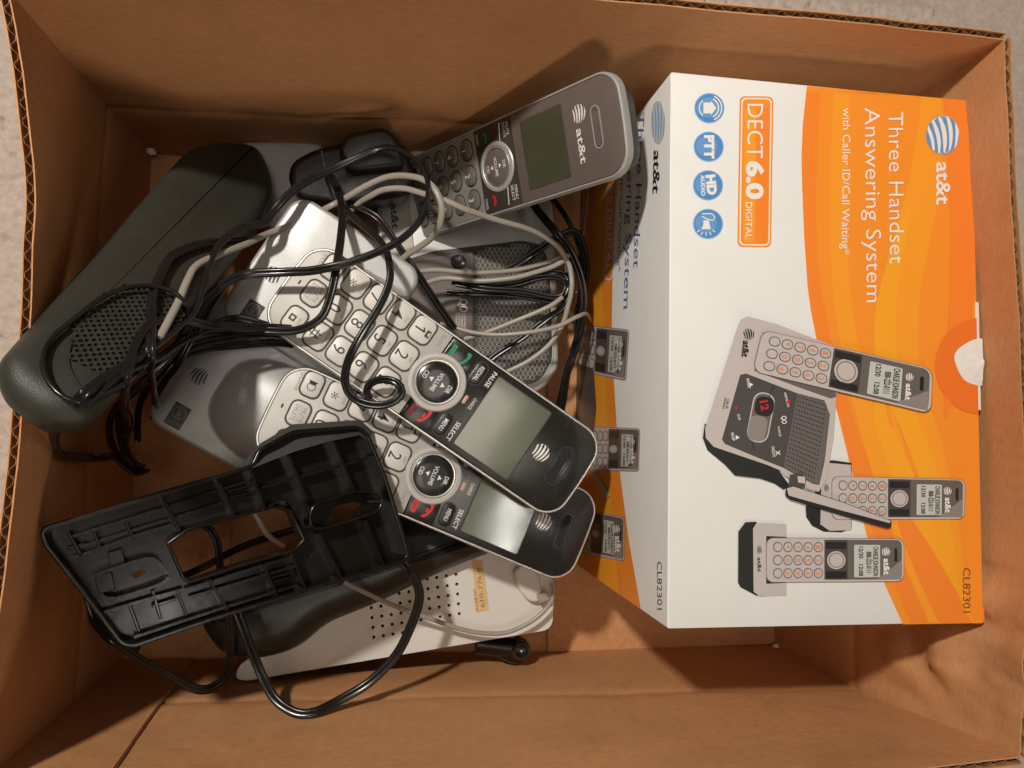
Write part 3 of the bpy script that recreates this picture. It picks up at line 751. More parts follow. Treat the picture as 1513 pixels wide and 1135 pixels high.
def antenna(a):
    a.poly([Z2(*p) for p in ((520, 605), (560, 598), (575, 625), (570, 645), (545, 660), (512, 655))], PDK); a.lift(.004)
    a.poly([Z2(*p) for p in ((545, 610), (570, 612), (572, 635), (548, 632))], PKEY); a.lift(.004)
    o = [Z2(*p) for p in ((505, 650), (530, 642), (700, 698), (866, 762), (864, 784), (850, 788), (700, 745), (520, 690), (503, 675))]
    a.poly(o, PBLK); a.lift(.004)
    a.poly([Z2(*p) for p in ((508, 652), (530, 645), (700, 700), (862, 762), (860, 770), (700, 728), (600, 700), (515, 676))], PSIL)
art(CM, carton, "printed_antenna", antenna, .150)

# --- side panel (left side of the carton) : frame with z axis pointing to -x of carton
SM = CM @ Matrix(((0, 0, -1, 0), (1, 0, 0, 0), (0, -1, 0, 0), (0, 0, 0, 1)))   # local x = carton y, local y = -carton z ... z = -carton x
side = bpy.data.objects.new("side_panel_tmp", None)
def sart(name, fn, z):
    a = Art(SM, z); fn(a)
    # bring vertices into the carton's own axes
    R = Matrix(((0, 0, -1), (1, 0, 0), (0, -1, 0)))
    a.mb.v = [tuple(R @ Vector(p)) for p in a.mb.v]
    o = a.mb.build(name, carton, smooth=0)
    bm = bmesh.new(); bm.from_mesh(o.data)
    for f in bm.faces:
        f.normal_update()
        if f.normal.x > 0: f.normal_flip()
    bm.to_mesh(o.data); bm.free(); return o
Zs = lambda x, y: (830 + x / 2.911, 130 + y / 2.911)
Zt = lambda x, y: (830 + x / 2.524, 480 + y / 2.524)
def tolocal(px, depth):   # point on side panel by photo row and depth below the top edge
    pass
def side_orange(a):
    E = [(917, 200), (912, 274), (908, 350), (905, 418), (904, 484), (907, 559), (915, 690), (929, 797), (947, 902)]
    q = [a.q(*p) for p in E]; qb = [(x, CT - .15) for x, _ in q]
    q = [(x, y) for x, y in q]; y_in = lambda p: p
    n = len(q); x_end = -CLn + .05; q = [(max(x_end, x), y) for x, y in q]; qb = [(max(x_end, x), y) for x, y in qb]
    a.mb.add([(x, y, .006) for x, y in q + qb], [[i, i + 1, n + i + 1, n + i] for i in range(n - 1)], O2)
    q2 = [(x, y + (CT - y) * .25 + .35 * math.sin(i * .9)) for i, (x, y) in enumerate(q)]; q3 = [(x, y + (CT - y) * .55 + .3 * math.sin(i * 1.1)) for i, (x, y) in enumerate(q)]
    a.mb.add([(x, y, .010) for x, y in q2 + q3], [[i, i + 1, n + i + 1, n + i] for i in range(n - 1)], O4)
sart("orange_field", side_orange, .006)
def side_text(a):
    a.text("Three Handset", (944, 166), (936, 396), 8.5, BLUET); a.text("Answering System", (930, 160), (921.5, 456), 8.5, BLUET)
    a.text("with Caller ID/Call Waiting*", (920, 165), (912.5, 401), 4.2, GREYINK)
sart("heading_text", side_text, .014)
def side_logo(a):
    a.globe(972.5, 181, 10.5, BLUEL, CTXT, rot=-PI / 2 + .1, ry=32); a.text("at&t", (966.5, 222), (964.5, 286), 9.5, PBLK, .02)
sart("globe_logo", side_logo, .014)
def side_model(a): a.text("CL82301", (971, 830), (971.5, 901), 7.0, PDK)
sart("model_number", side_model, .014)
def side_badge(a):
    a.poly([(899, 200), (914, 200), (906, 408), (902, 415), (894, 413), (893, 405)], CTXT); a.lift(.003)
    a.poly([(900.3, 201), (912.8, 201), (905, 406), (901.5, 412.5), (895.2, 411), (894.4, 404)], O2); a.lift(.003)
    a.text("DECT6.0 DIGITAL", (901.5, 210), (896, 400), 7, CTXT, .01)
sart("digital_badge", side_badge, .014)
sart("printed_handset", art_handset(None, None, [(835, 478), (930, 488), (925, 562), (833, 542)], 0, keysplit=.50, lowq=True), .016)
sart("printed_handset", art_handset(None, None, [(855, 630), (946, 634), (944, 696), (855, 694)], 0, keysplit=.50, lowq=True), .016)
sart("printed_handset", art_handset(None, None, [(840, 748), (923, 765), (923, 829), (838, 812)], 0, keysplit=.42, lowq=True), .016)
def side_unit(a):
    a.poly([(850, 535), (878, 545), (882, 600), (878, 640), (850, 640)], PDK); a.lift(.003); a.poly([(874, 694), (879, 692), (903, 732), (899, 736), (894, 734)], PSIL)
sart("printed_base_unit", side_unit, .05)

# ================================================================== HANDSETS
def handset(label, M, style):
    light = style == 'silver'
    root = thing("cordless_handset", label, "cordless phone", M, "cordless handsets lying in the box" if light else None)
    X0_, X1_ = -7.75, 7.95; L = X1_ - X0_; xc = (X0_ + X1_) / 2; HW = 2.22
    out = rrect(xc, 0, L - .2, 2 * HW, 1.05, 8, bulge=.12)
    th = 1.75 if light else 1.75
    # back shell
    mb = MB(); o = ccw(out)
    rings = [[(x, y, z) for x, y in offset(o, d)] for z, d in ((-th, 1.0), (-th + .08, .75), (-th + .35, .42), (-th + .8, .22), (-.62, .1), (-.45, .06))]
    loft(mb, rings, DARKP if not light else BLACKM, True, True); mb.build("back_shell", root)
    # trim band
    mb = MB(); rings = [[(x, y, z) for x, y in offset(o, d)] for z, d in ((-.45, .03), (-.42, 0), (-.12, 0), (-.05, .02), (-.01, .06), (-.01, .11), (-.07, .14), (-.2, .15))]
    loft(mb, rings, CHROME if light else SILVER, True, False); mb.build("trim_band", root)
    inner = offset(o, .14)
    def clip(poly, x0, x1):
        outp = []
        def cut(pl, xx, keep):
            r = []
            for i in range(len(pl)):
                a, b = pl[i], pl[(i + 1) % len(pl)]; ia, ib = keep(a[0]), keep(b[0])
                if ia: r.append(a)
                if ia != ib: t = (xx - a[0]) / (b[0] - a[0]); r.append((xx, a[1] + (b[1] - a[1]) * t))
            return r
        pl = cut(poly, x0, lambda v: v >= x0); return cut(pl, x1, lambda v: v <= x1)
    XS = -.45 if light else -1.48
    kf, df = (SILVER2, BLACKG) if light else (TAUPES, TAUPE)
    mb = MB(); prism(mb, clip(inner, -9, XS - .01), -.2, -.02, kf, .04, 2); mb.build("keypad_plate", root)
    if light: mb = MB(); prism(mb, clip(inner, XS + .01, 9), -.2, -.012, df, .05, 2); mb.build("display_plate", root)
    else:
        mb = MB(); prism(mb, clip(inner, 1.30, 9), -.2, -.0, df, .05, 2); mb.build("display_plate", root)
        mb = MB(); prism(mb, clip(inner, XS + .06, 1.24), -.2, -.01, mat("smoky_panel", (.05, .042, .034), .25), .04, 2); mb.build("dial_plate", root)
        for yy in (1.35, -1.35): mb = MB(); bar(mb, (.35, yy - .6), (.5, yy + .6), .07, -.1, .02, SILVER, .02); mb.build("panel_divider", root)
    if light:   # raised inner border line round keypad
        mb = MB(); b1 = offset(inner, .22); b1 = [p for p in b1]; p1 = clip(b1, -9, XS - .06)
    # keys
    rows = [-1.72, -2.87, -4.05, -5.22, -6.42]; cols = [1.50, .13, -1.24]
    if not light: rows = [-2.15, -3.36, -4.5, -5.6, -6.65]; cols = [1.33, .05, -1.15]
    legends = [["1", "2", "3"], ["4", "5", "6"], ["7", "8", "9"], ["*", "0", "#"], ["spk", "MUTE", "int"]]
    subs = [["", "ABC", "DEF"], ["GHI", "JKL", "MNO"], ["PQRS", "TUV", "WXYZ"], ["TONE", "OPER", "FORMAT"], ["", "", ""]]
    for i, r in enumerate(rows):
        for j, c in enumerate(cols):
            small = i == 4
            wx, wy, cr = (.98, 1.13, .28) if light else (.82, 1.0, .42)
            if small: wx, wy = (.84, 1.08) if light else (.7, .95)
            cc = c + (0 if j == 1 else (.03 if j == 0 else -.03))
            mb = MB(); prism(mb, rrect(r, cc, wx + .15, wy + .15, cr + .06, 4), -.1, -.014, GROOVE)
            prism(mb, rrect(r, cc, wx, wy, cr, 4), -.1, .045 if light else .09, KEYM if light else TAUPEK, .04 if light else .09, 2)
            zt = .0475 if light else .0925; ink = INK if light else WHITEINK
            t = legends[i][j]
            if not small:
                big = .56 if light else .36
                if t == "1" and light:
                    mb.add([(r + .14, c + .03, zt), (r + .14, c - .045, zt), (r - .36, c - .045, zt), (r - .36, c + .03, zt), (r + .04, c + .17, zt), (r - .03, c + .15, zt), (r + .05, c + .03, zt)], [[3, 2, 1, 0], [0, 6, 5, 4]], ink)
                else: text(mb, t, (r - .13 if t != "*" else r - .26, c), (0, -1), big, ink, zt, center=True, bold=.002 if light else 0, wide=.88)
                if light and subs[i][j]: text(mb, subs[i][j], (r + .34, c), (0, -1), .13, GREYINK, zt, center=True)
                if light and t == "1":
                    flat(mb, [(r + .2, c + .17), (r + .42, c + .17), (r + .42, c - .17), (r + .2, c - .17)], zt, INK); flat(mb, [(r + .39, c + .12), (r + .39, c - .12), (r + .28, c)], zt + .003, KEYM)
            else:
                if t == "MUTE":
                    text(mb, "MUTE", (r + .16, c), (0, -1), .20, GREYINK if light else ink, zt, center=True, length=.66); text(mb, "DELETE", (r - .17, c), (0, -1), .20, GREYINK if light else ink, zt, center=True, length=.74)
                    flat(mb, [(r + .0, c + .4), (r + .015, c + .4), (r + .015, c - .4), (r, c - .4)], zt, GREYINK)
                elif t == "spk":
                    flat(mb, [(r - .1, c + .02), (r + .1, c + .02), (r + .2, c + .2), (r - .2, c + .2)], zt, INK)
                    ringprism(mb, circle(r, c - .06, .2, 20), circle(r, c - .06, .165, 20), zt - .01, zt, INK)
                else: flat(mb, rrect(r - .12, c, .3, .3, .04, 2), zt, INK); flat(mb, circle(r - .12, c, .08, 10), zt + .003, KEYM); text(mb, "INT", (r + .2, c), (0, -1), .14, GREYINK, zt, center=True)
            mb.build("key", root)
    # plate lettering
    def word(t, x, y, h, m, z, L, b=0.0):
        mb = MB(); text(mb, t, (x, y), (0, -1), h, m, z, center=True, length=L, bold=b); mb.build("printed_word", root, smooth=0)
    z = -.0165
    if light:
        word("SPEAKER", -6.98, 1.42, .15, GREYINK, z, .85); word("FLASH", -.78, 1.62, .17, GREYINK, z, .55); word("CANCEL", -.74, -1.42, .17, GREYINK, z, .68)
        mb = MB(); flat(mb, rrect(-7.2, .18, .09, .2, .03, 2), z, GROOVE); mb.build("microphone_slot", root, smooth=0)
        z = -.008; word("PAUSE", 2.0, 1.45, .2, WHITEINK, z, .78, .01); word("SELECT", 1.92, -1.36, .2, WHITEINK, z, .92, .01); word("CHARGE", 1.93, .1, .16, WHITEINK, z, .56)
    else:
        z = -.004; word("MUTE", 1.02, 1.55, .17, WHITEINK, z, .6); word("DELETE", .78, 1.55, .15, WHITEINK, z, .7); word("MENU", 1.02, -1.45, .19, WHITEINK, z, .65); word("SELECT", .76, -1.45, .17, WHITEINK, z, .75)
        word("FLASH", -1.22, 1.6, .14, WHITEINK, z, .5); word("CANCEL", -1.22, -1.6, .14, WHITEINK, z, .55)
    # talk and hang-up keys (flush, under printed panel), separated by hairline grooves
    for sgn, mcol, word in ((1, GREEN, "PHONE"), (-1, RED, "OFF")):
        mb = MB(); yy = 1.52 * sgn; gx_ = 0 if light else -.75
        pl = [(XS + .05, yy + .52), (1.0, yy + .52), (1.0, yy - .42), (XS + .05, yy - .42)]
        if light: prism(mb, rrect(.29, yy + .04 * sgn, 1.35, 1.04, .08, 3), -.1, -.005, BLACKG if light else TAUPEK, .015, 2)
        # handset glyph: arc + two ends
        z = .0
        if light:
            A = []; B = []
            for k in range(13):
                t = -1 + k / 6; th_ = .10 + (.07 if abs(t) > .62 else 0)
                A.append((.58 + .09 * (1 - t * t), yy + .36 * t)); B.append((.58 + .09 * (1 - t * t) - th_ - .02, yy + .36 * t))
            n = len(A); sk = lambda p: (p[0] + (.32 * (p[1] - yy)), p[1])
            mb.add([(*sk(p), z) for p in A + B], [[i, i + 1, n + i + 1, n + i] for i in range(n - 1)], mcol)
            if sgn < 0: flat(mb, [(.42, yy + .1), (.52, yy + .1), (.52, yy - .1), (.42, yy - .1)], z, mcol)
            prism(mb, rrect(-.12, yy, .22, .66, .06, 3), -.05, z, mcol); text(mb, word, (-.13, yy), (0, -1), .12, BLACKG, z + .003, center=True, length=.4)
        else:
            A = [(-.75 + .1 * (1 - (k / 4 - 1) ** 2), yy + .25 * (k / 4 - 1)) for k in range(9)]; n = 9
            mb.add([(x + .16, y, z) for x, y in A] + [(x, y, z) for x, y in A], [[i, i + 1, n + i + 1, n + i] for i in range(n - 1)], mcol)
        fixup(mb.build("call_key", root))
    # soft keys
    for sgn, word in ((1, "REDIAL"), (-1, "MENU")):
        if not light: continue
        mb = MB(); c = 1.36 * sgn
        ringprism(mb, rrect(1.38, c, .66, 1.16, .3, 5), rrect(1.38, c, .56, 1.06, .26, 5), -.05, .02, BLACKM)
        prism(mb, rrect(1.38, c, .54, 1.04, .25, 5), -.05, .03, BLACKM, .03, 2)
        text(mb, word, (1.40, c), (0, -1), .20, WHITEINK, .033, center=True, length=.72 if sgn > 0 else .56, bold=.008)
        fixup_not = mb.build("soft_key", root)
    if light:
        mb = MB(); prism(mb, rrect(1.56, .08, .16, .42, .07, 4), -.05, .01, mat("charge_lamp", (.55, .30, .22) if True else (0, 0, 0), .4), .02, 2); mb.build("charge_light", root)
    # dial
    mb = MB(); dr = 1.0 if light else .98
    k = 1.0 if light else .93; dx = .10 if light else -.06
    lathe(mb, dx, 0, [(1.30 * k, -.05), (1.30 * k, .02), (1.25 * k, .065), (1.10 * k, .075), (1.06 * k, .03), (1.03 * k, .02)], SILVER2 if light else SILVER, 56)
    lathe(mb, dx, 0, [(1.03 * k, -.03), (1.02 * k, .05), (.98 * k, .075), (.93 * k, .07), (.91 * k, .02)], CHROME, 56); mb.build("dial_ring", root)
    mb = MB(); lathe(mb, dx, 0, [(.91 * k, -.02), (.9 * k, .05), (.86 * k, .07), (.5 * k, .078), (.001, .08)], BLACKG if light else TAUPE, 56)
    z = .086; text(mb, "VOLUME", (dx, 0), (0, -1), .20, WHITEINK, z, center=True, length=.92, bold=.008)
    text(mb, "DIR", (dx + .6, 0), (0, -1), .19, WHITEINK, z, center=True, length=.36, bold=.008); text(mb, "CID", (dx - .6, 0), (0, -1), .19, WHITEINK, z, center=True, length=.36, bold=.008)
    flat(mb, [(dx + .22, .12), (dx + .40, 0), (dx + .22, -.12)], z, WHITEINK); flat(mb, [(dx - .22, .12), (dx - .40, 0), (dx - .22, -.12)], z, WHITEINK)
    mb.build("dial", root)
    # screen
    sx0, sx1, sy = (2.22, 5.08, 1.78) if light else (1.95, 4.62, 1.57)
    mb = MB(); a = rrect((sx0 + sx1) / 2, 0, sx1 - sx0 + .1, 2 * sy + .1, .12, 4); b = rrect((sx0 + sx1) / 2, 0, sx1 - sx0, 2 * sy, .1, 4)
    ringprism(mb, a, b, -.05, .015 if light else .0, BLACKM if light else TAUPE); mb.build("screen_bezel", root)
    mb = MB(); flat(mb, b, -.004 if light else .006, LCD if light else LCD_D); mb.build("screen", root)
    # earpiece slot
    ex = 6.72 if light else 6.5
    mb = MB(); hy = .80 if light else .75; wx = .50 if light else .26
    ringprism(mb, rrect(ex, .06, wx + .26, 2 * hy + .32, (wx + .26) / 2, 6), rrect(ex, .06, wx + .16, 2 * hy + .22, (wx + .16) / 2, 6), -.05, .02, BLACKM if light else SILVER)
    ringprism(mb, rrect(ex, .06, wx + .02, 2 * hy + .08, (wx + .02) / 2, 6), rrect(ex, .06, wx - .08, 2 * hy - .02, (wx - .08) / 2, 6), -.05, .03, BLACKG if light else TAUPE)
    prism(mb, rrect(ex - .05, .06, wx - .12, 2 * hy - .06, (wx - .12) / 2, 6), -.05, -.004, HOLE if light else TAUPE); mb.build("earpiece", root)
    mb = MB(); z = -.006
    if light: globe(mb, 5.68, .06, .40, WHITEINK, z, rot=-PI / 2)
    else:
        z = .006; globe(mb, 5.60, .88, .40, WHITEINK, z, rot=-PI / 2); text(mb, "at&t", (5.32, .28), (0, -1), .36, WHITEINK, z, length=1.5, bold=.012)
    fixup(mb.build("globe_logo", root, smooth=0))
    return root
def copy_tree(src, M, label):
    c = src.copy(); COL.objects.link(c); c.matrix_world = MW(M); c['label'] = label
    for ch in list(src.children):
        d = ch.copy(); COL.objects.link(d); d.parent = c
    return c
HA = frame((642.7, 562.8, 10.2), (642.7 + 164.4, 562.8 + 113.8, 10.2))
hA = handset("silver and black cordless phone lying uppermost, with a cord loop over its keypad", HA, 'silver')
zB = 9.0; HBx = frame((641, 703, zB), (803, 773, zB - .35), roll=-3); HBx.translation = HBx.translation - (HBx.to_3x3() @ Vector((.12, .0, 0)))
hB = copy_tree(hA, HBx, "silver and black cordless phone lying under the other, keypad half hidden by black bracket")
HC = Matrix(((0.54617, -0.1806, -0.81798), (-0.00306, 0.97605, -0.21754), (0.83767, 0.12132, 0.53253))).to_4x4()
KC = .96; HC.translation = C0 + (Vector((-.357, 11.7317, 7.4321)) - C0) * KC
HC = HC @ Matrix.Scale(KC, 4)
hC = handset("older smoky grey cordless phone propped up against the box wall beside the white carton", HC, 'taupe')

# ================================================================== CHARGING CRADLES
def cradle(label, corner, xdir, z, tilt=(0, 0), hump=1.0, k=1.0):
    A = corner; M = frame((A[0], A[1], z), (A[0] + xdir[0] * 100, A[1] + xdir[1] * 100, z))
    M = M @ Matrix.Rotation(math.radians(tilt[0]), 4, 'X') @ Matrix.Rotation(math.radians(tilt[1]), 4, 'Y')
    M = M @ Matrix.Scale(k, 4)
    root = thing("charging_cradle", label, "phone cradle", M, "charging cradles in the box")
    W_, D_ = 7.2, 7.4                                    # local x 0..W, y 0..-D (pocket side)
    def sstep(t): t = max(0, min(1, t)); return t * t * (3 - 2 * t)
    def H(x, y):
        t = (abs(x - 3.2) / 2.5) ** 2.6 + (abs(min(y, 6.0) - 6.0) / 3.65) ** 2.6
        return 1.75 * hump * (max(0, 1 - t) ** .75) + .12 * math.sin(min(1, y / 2) * PI / 2)
    mb = MB(); N = 56; v = []; f = []; o = subdiv(ccw(rrect(W_ / 2, D_ / 2, W_, D_, .95, 10)), .16)
    # concentric rings from outline to centre
    K = 44; cx, cy = W_ / 2, D_ / 2
    n = len(o); o = ccw(o)
    prof = [(-.55, 0.0, 1), (-.25, 0.0, 1), (-.08, .05, 1), (0, .16, 1)]
    rings = []
    for dz, ins, _ in prof: rings.append([(x, y, dz + H(x, y)) for x, y in offset(o, ins)])
    base = offset(o, .16)
    for k in range(1, K + 1):
        t = 1 - k / (K + .0) if k < K else .0005
        rings.append([(cx + (x - cx) * t, cy + (y - cy) * t, H(cx + (x - cx) * t, cy + (y - cy) * t)) for x, y in base])
    loft(mb, rings, SILVER, False, True)
    mb.v = [(x, -y, z) for x, y, z in mb.v]; mb.f = [q[::-1] for q in mb.f]; mb.build("top_cover", root, smooth=180)
    mb = MB(); prism(mb, [(x, -y) for x, y in offset(ccw(o), .12)], -2.6, -.3, BLACKM, .05, 1, low=.3); mb.build("black_base", root)
    mb = MB(); globe(mb, 3.05, -1.30, .42, INK, .135, rot=PI * .02 + 0); fixup(mb.build("globe_logo", root, smooth=0))
    mb = MB(); prism(mb, rrect(.92, -1.45, 1.15, .82, .02, 2), .08, .135, BLACKG); z = .139
    for k in range(5): flat(mb, [(.45 + .0, -1.78 + .13 * k), (.62, -1.78 + .13 * k), (.62, -1.75 + .13 * k), (.45, -1.75 + .13 * k)], z, GREYINK)
    ringprism(mb, circle(1.08, -1.45, .32, 24, ry=.32), circle(1.08, -1.45, .29, 24, ry=.29), z - .01, z, GREYINK)
    text(mb, "DECT", (1.08, -1.45), (1, 0), .2, GREYINK, z, center=True, length=.5, bold=.02); mb.build("dark_sticker", root, smooth=0)
    return root, M
cradle("silver charging cradle under the uppermost phone, its front edge crossed by black cords", (317, 462), (.565, -.825), 8.3, (1, 0), .72, .93)
cradle("silver charging cradle left of the lower phone, its corner sticking out beside the black bracket", (207, 616), (.55, -.835), 8.0, (2, -2), .6, .93)

# ================================================================== DARK GREY SPEAKER UNIT (left)
def perforated(mb, M_pts, pitch, r, z0, depth, m, inside):
    pass
def grill(mb, cx0, cy0, nx, ny, pitch, r, z, m, inside, hexa=False, depth=.12, holem=HOLE):
    cnt = 0
    for j in range(ny):
        for i in range(nx):
            x = cx0 + (i + (.5 if hexa and j % 2 else 0)) * pitch; y = cy0 + j * pitch * (.88 if hexa else 1)
            if not inside(x, y): continue
            hx, hy = pitch / 2, pitch * (.88 if hexa else 1) / 2; O = []; I = []
            for k in range(8):
                a = PI / 8 + k * PI / 4; c, s = math.cos(a), math.sin(a); q = max(abs(c), abs(s)); O.append((x + c / q * hx, y + s / q * hy, z)); I.append((x + r * c, y + r * s, z))
            Dn = [(a, b, z - depth) for a, b, _ in I]
            mb.add(O + I + Dn, [[k, (k + 1) % 8, 8 + (k + 1) % 8, 8 + k] for k in range(8)] + [[8 + k, 8 + (k + 1) % 8, 16 + (k + 1) % 8, 16 + k] for k in range(8)], m)
            mb.add(Dn, [list(range(8))], holem); cnt += 1
    return cnt
A7 = frame((70, 560, 18.6), (352, 250, 6.2), roll=16)
root = thing("speaker_unit", "long dark grey speaker unit leaning from the box rim, with a grid of small holes", "speaker unit", A7)
def U7(px, py, h=0): return uv(A7, px, py, h)
# outline traced at its own plane, corners rounded by subdivision
def rounded(pts, r=.8, n=5):
    out = []; N = len(pts)
    for i in range(N):
        a, b, c = Vector(pts[i - 1]), Vector(pts[i]), Vector(pts[(i + 1) % N]); ra = r[i] if isinstance(r, (list, tuple)) else r
        d1 = (a - b); d2 = (c - b); t = min(ra, d1.length * .45, d2.length * .45); p = b + d1.normalized() * t; q = b + d2.normalized() * t
        for k in range(n + 1):
            s = k / n; out.append(tuple((1 - s) ** 2 * p + 2 * s * (1 - s) * b + s * s * q))
    return out
o7 = [U7(*p) for p in ((-2, 520), (288, 200), (385, 204), (414, 262), (392, 322), (146, 604), (76, 600), (16, 560))]
o7 = ccw(rounded(o7, [1.3, 1.6, 1.4, 1.6, 1.6, 2.2, 1.5, 1.5], 8))
mb = MB(); rings = [[(x, y, z) for x, y in offset(o7, d)] for z, d in ((-2.4, 1.2), (-2.2, .7), (-1.4, .15), (-.85, 0), (-.62, .02), (-.40, .10), (-.20, .26), (-.07, .48), (0, .8))]
loft(mb, rings, DKGREY, True, True); mb.build("housing", root, smooth=60)
# speaker area: shallow lip ring and grid of holes
g = [U7(*p) for p in ((92, 540), (105, 490), (170, 428), (235, 418), (262, 440), (255, 480), (175, 580), (125, 590))]
g = ccw(rounded(g, 1.0, 5)); mb = MB(); ringprism(mb, g, offset(g, .10), -.02, .07, DKGREY); mb.build("speaker_rim", root, smooth=60)
gx = U7(190, 488); mb = MB()
def inside7(x, y): return abs(x - gx[0]) < 2.6 and abs(y - gx[1]) < 1.35 and (x - gx[0]) ** 2 / 7.5 + (y - gx[1]) ** 2 / 2.2 < 1
grill(mb, gx[0] - 2.6, gx[1] - 1.35, 18, 10, .30, .085, .10, DKGREY, inside7)
mb.build("speaker_grille", root, smooth=0)

# silver base mostly hidden behind
M8 = frame((440, 245, 3.4), (540, 240, 3.4))
mb = MB(); o8 = ccw(rounded([uv(M8, *p) for p in ((345, 208), (470, 206), (520, 260), (470, 330), (395, 345), (360, 300))], .8, 5))
prism(mb, o8, -2.6, 0, SILVER, .3, 4); tag(mb.build("silver_base_plate", M=M8, smooth=50), "silver base mostly hidden behind the black speaker unit and the black adapter", "phone base")

# ================================================================== ANSWERING BASE (centre)
M10 = frame((730, 450, 3.1), (830, 452, 3.1)) @ Matrix.Rotation(math.radians(-.5), 4, 'Y')
b10 = thing("answering_base", "silver answering machine base with honeycomb speaker, cords lying across it", "phone base", M10)
U = lambda px, py: uv(M10, px, py)
o = ccw(rounded([U(*p) for p in ((556, 245), (688, 188), (812, 200), (822, 345), (826, 545), (800, 580), (700, 592), (560, 520))], [.5, .6, .8, .3, .5, .8, .8, .5], 5))
mb = MB(); prism(mb, o, -.9, 0, SILVER, .18, 4); mb.build("top_cover", b10, smooth=50)
mb = MB(); prism(mb, offset(o, .15), -3.6, -.85, BLACKM, 0, 1); mb.build("black_base", b10)
pr = ccw(rounded([U(*p) for p in ((600, 385), (640, 372), (770, 356), (800, 362), (812, 392), (816, 530), (800, 562), (770, 572), (600, 520))], [.2, .3, .2, .4, .5, .4, .6, .4, .2], 5))
mb = MB(); prism(mb, pr, -.05, .05, DARKP, .04, 2); ringprism(mb, offset(pr, -.06), pr, -.02, .09, SILVER2); mb.build("speaker_panel", b10)
lp = [U(*p) for p in ((596, 385), (699, 372), (699, 520), (596, 520))]
mb = MB(); prism(mb, ccw(lp), 0, .085, TAUPE, .03, 1); c = U(676, 392)
zz = .088; qx, qy = U(687, 440); text(mb, "QO", U(679, 442), (.0, -1), .42, WHITEINK, zz, length=.72, bold=.01)
for k in range(4): text(mb, "VOICE ANNOUNCE" if k % 2 else "CALLER ID INTERCOM", U(685 + 0 - k * 4, 462), (0, -1), .10, WHITEINK, zz, length=.9)
flat(mb, [(c[0] - .03, c[1] + .5), (c[0] + .03, c[1] + .5), (c[0] + .03, c[1] - .2), (c[0] - .03, c[1] - .2)], zz, SILVER)
mb.build("label_panel", b10, smooth=0)
mb = MB(); lathe(mb, *U(677, 388), [(.42, .05), (.42, .13), (.38, .16), (.28, .13), (.2, .11), (.001, .11)], BLACKG, 28); text(mb, "X", U(690, 398), (0, -1), .2, WHITEINK, .16, bold=.02); mb.build("delete_button", b10)
mb = MB(); pi_ = offset(pr, .22); xs = U(703, 450)[0]
def inpoly(x, y, pl):
    r = False; n = len(pl)
    for i in range(n):
        x1, y1 = pl[i]; x2, y2 = pl[(i + 1) % n]
        if (y1 > y) != (y2 > y) and x < (x2 - x1) * (y - y1) / (y2 - y1) + x1: r = not r
    return r
HONEY = mat("honeycomb_grey", (.24, .225, .20), .34, metal=.3)
bx0 = xs; by0 = min(p[1] for p in pr)
grill(mb, bx0, by0, 18, 40, .255, .088, .075, HONEY, lambda x, y: x > xs + .1 and inpoly(x, y, pi_), hexa=True, depth=.1)
mb.build("speaker_grille", b10, smooth=0)
# dark strip with lettering at the cradle end
mb = MB(); st = ccw([U(*p) for p in ((562, 282), (602, 268), (612, 372), (566, 392))]); prism(mb, st, 0, .06, TAUPES, .03, 1)
text(mb, "at&t", U(577, 302), (.07, -1), .36, INK, .064, length=1.35, bold=.03); mb.build("name_strip", b10, smooth=0)

# ================================================================== POWER ADAPTERS
M9 = frame((440, 262, 6.0), (600, 232, 6.0), roll=8)
ad = thing("power_adapter", "bulky black power adapter wedged against the far wall, cord crossing it", "power adapter", M9)
o9 = rounded([uv(M9, *p) for p in ((424, 264), (430, 238), (466, 218), (540, 203), (598, 208), (616, 262), (602, 290), (505, 304), (440, 294))], .6, 5)
mb = MB(); prism(mb, ccw(o9), -3.0, 0, BLACKM, .35, 4); mb.build("adapter_body", ad, smooth=50)
mb = MB(); a = uv(M9, 475, 222); b = uv(M9, 490, 296); bar(mb, a, b, .10, -.02, .05, BLACKG, .03); a = uv(M9, 575, 212); b = uv(M9, 590, 285); bar(mb, a, b, .07, -.02, .04, BLACKG, .02); mb.build("casing_seam", ad)
mb = MB(); pts = [Vector((*uv(M9, 487, 262), .05)), Vector((*uv(M9, 496, 285), .25)), Vector((*uv(M9, 500, 305), .2))]; sweep(mb, catmull(pts, .1), [(.26 * math.cos(2 * PI * k / 10), .22 * math.sin(2 * PI * k / 10)) for k in range(10)], BLACKM); mb.build("strain_relief", ad)
M9b = frame((560, 205, 7.6), (600, 200, 7.6), roll=10)
ad2 = thing("power_adapter", "smaller black power adapter with metal prongs behind the bulky one", "power adapter", M9b)
o9 = rounded([uv(M9b, *p) for p in ((498, 220), (512, 198), (568, 186), (590, 205), (600, 245), (515, 255))], .4, 4)
mb = MB(); prism(mb, ccw(o9), -2.4, 0, BLACKM, .25, 3); mb.build("adapter_body", ad2, smooth=50)
for (px, py) in ((586, 214), (590, 222)):
    mb = MB(); a = uv(M9b, px - 4, py); b = uv(M9b, px + 5, py - 1); bar(mb, a, b, .12, -.6, -.45, CHROME); mb.build("prong", ad2)

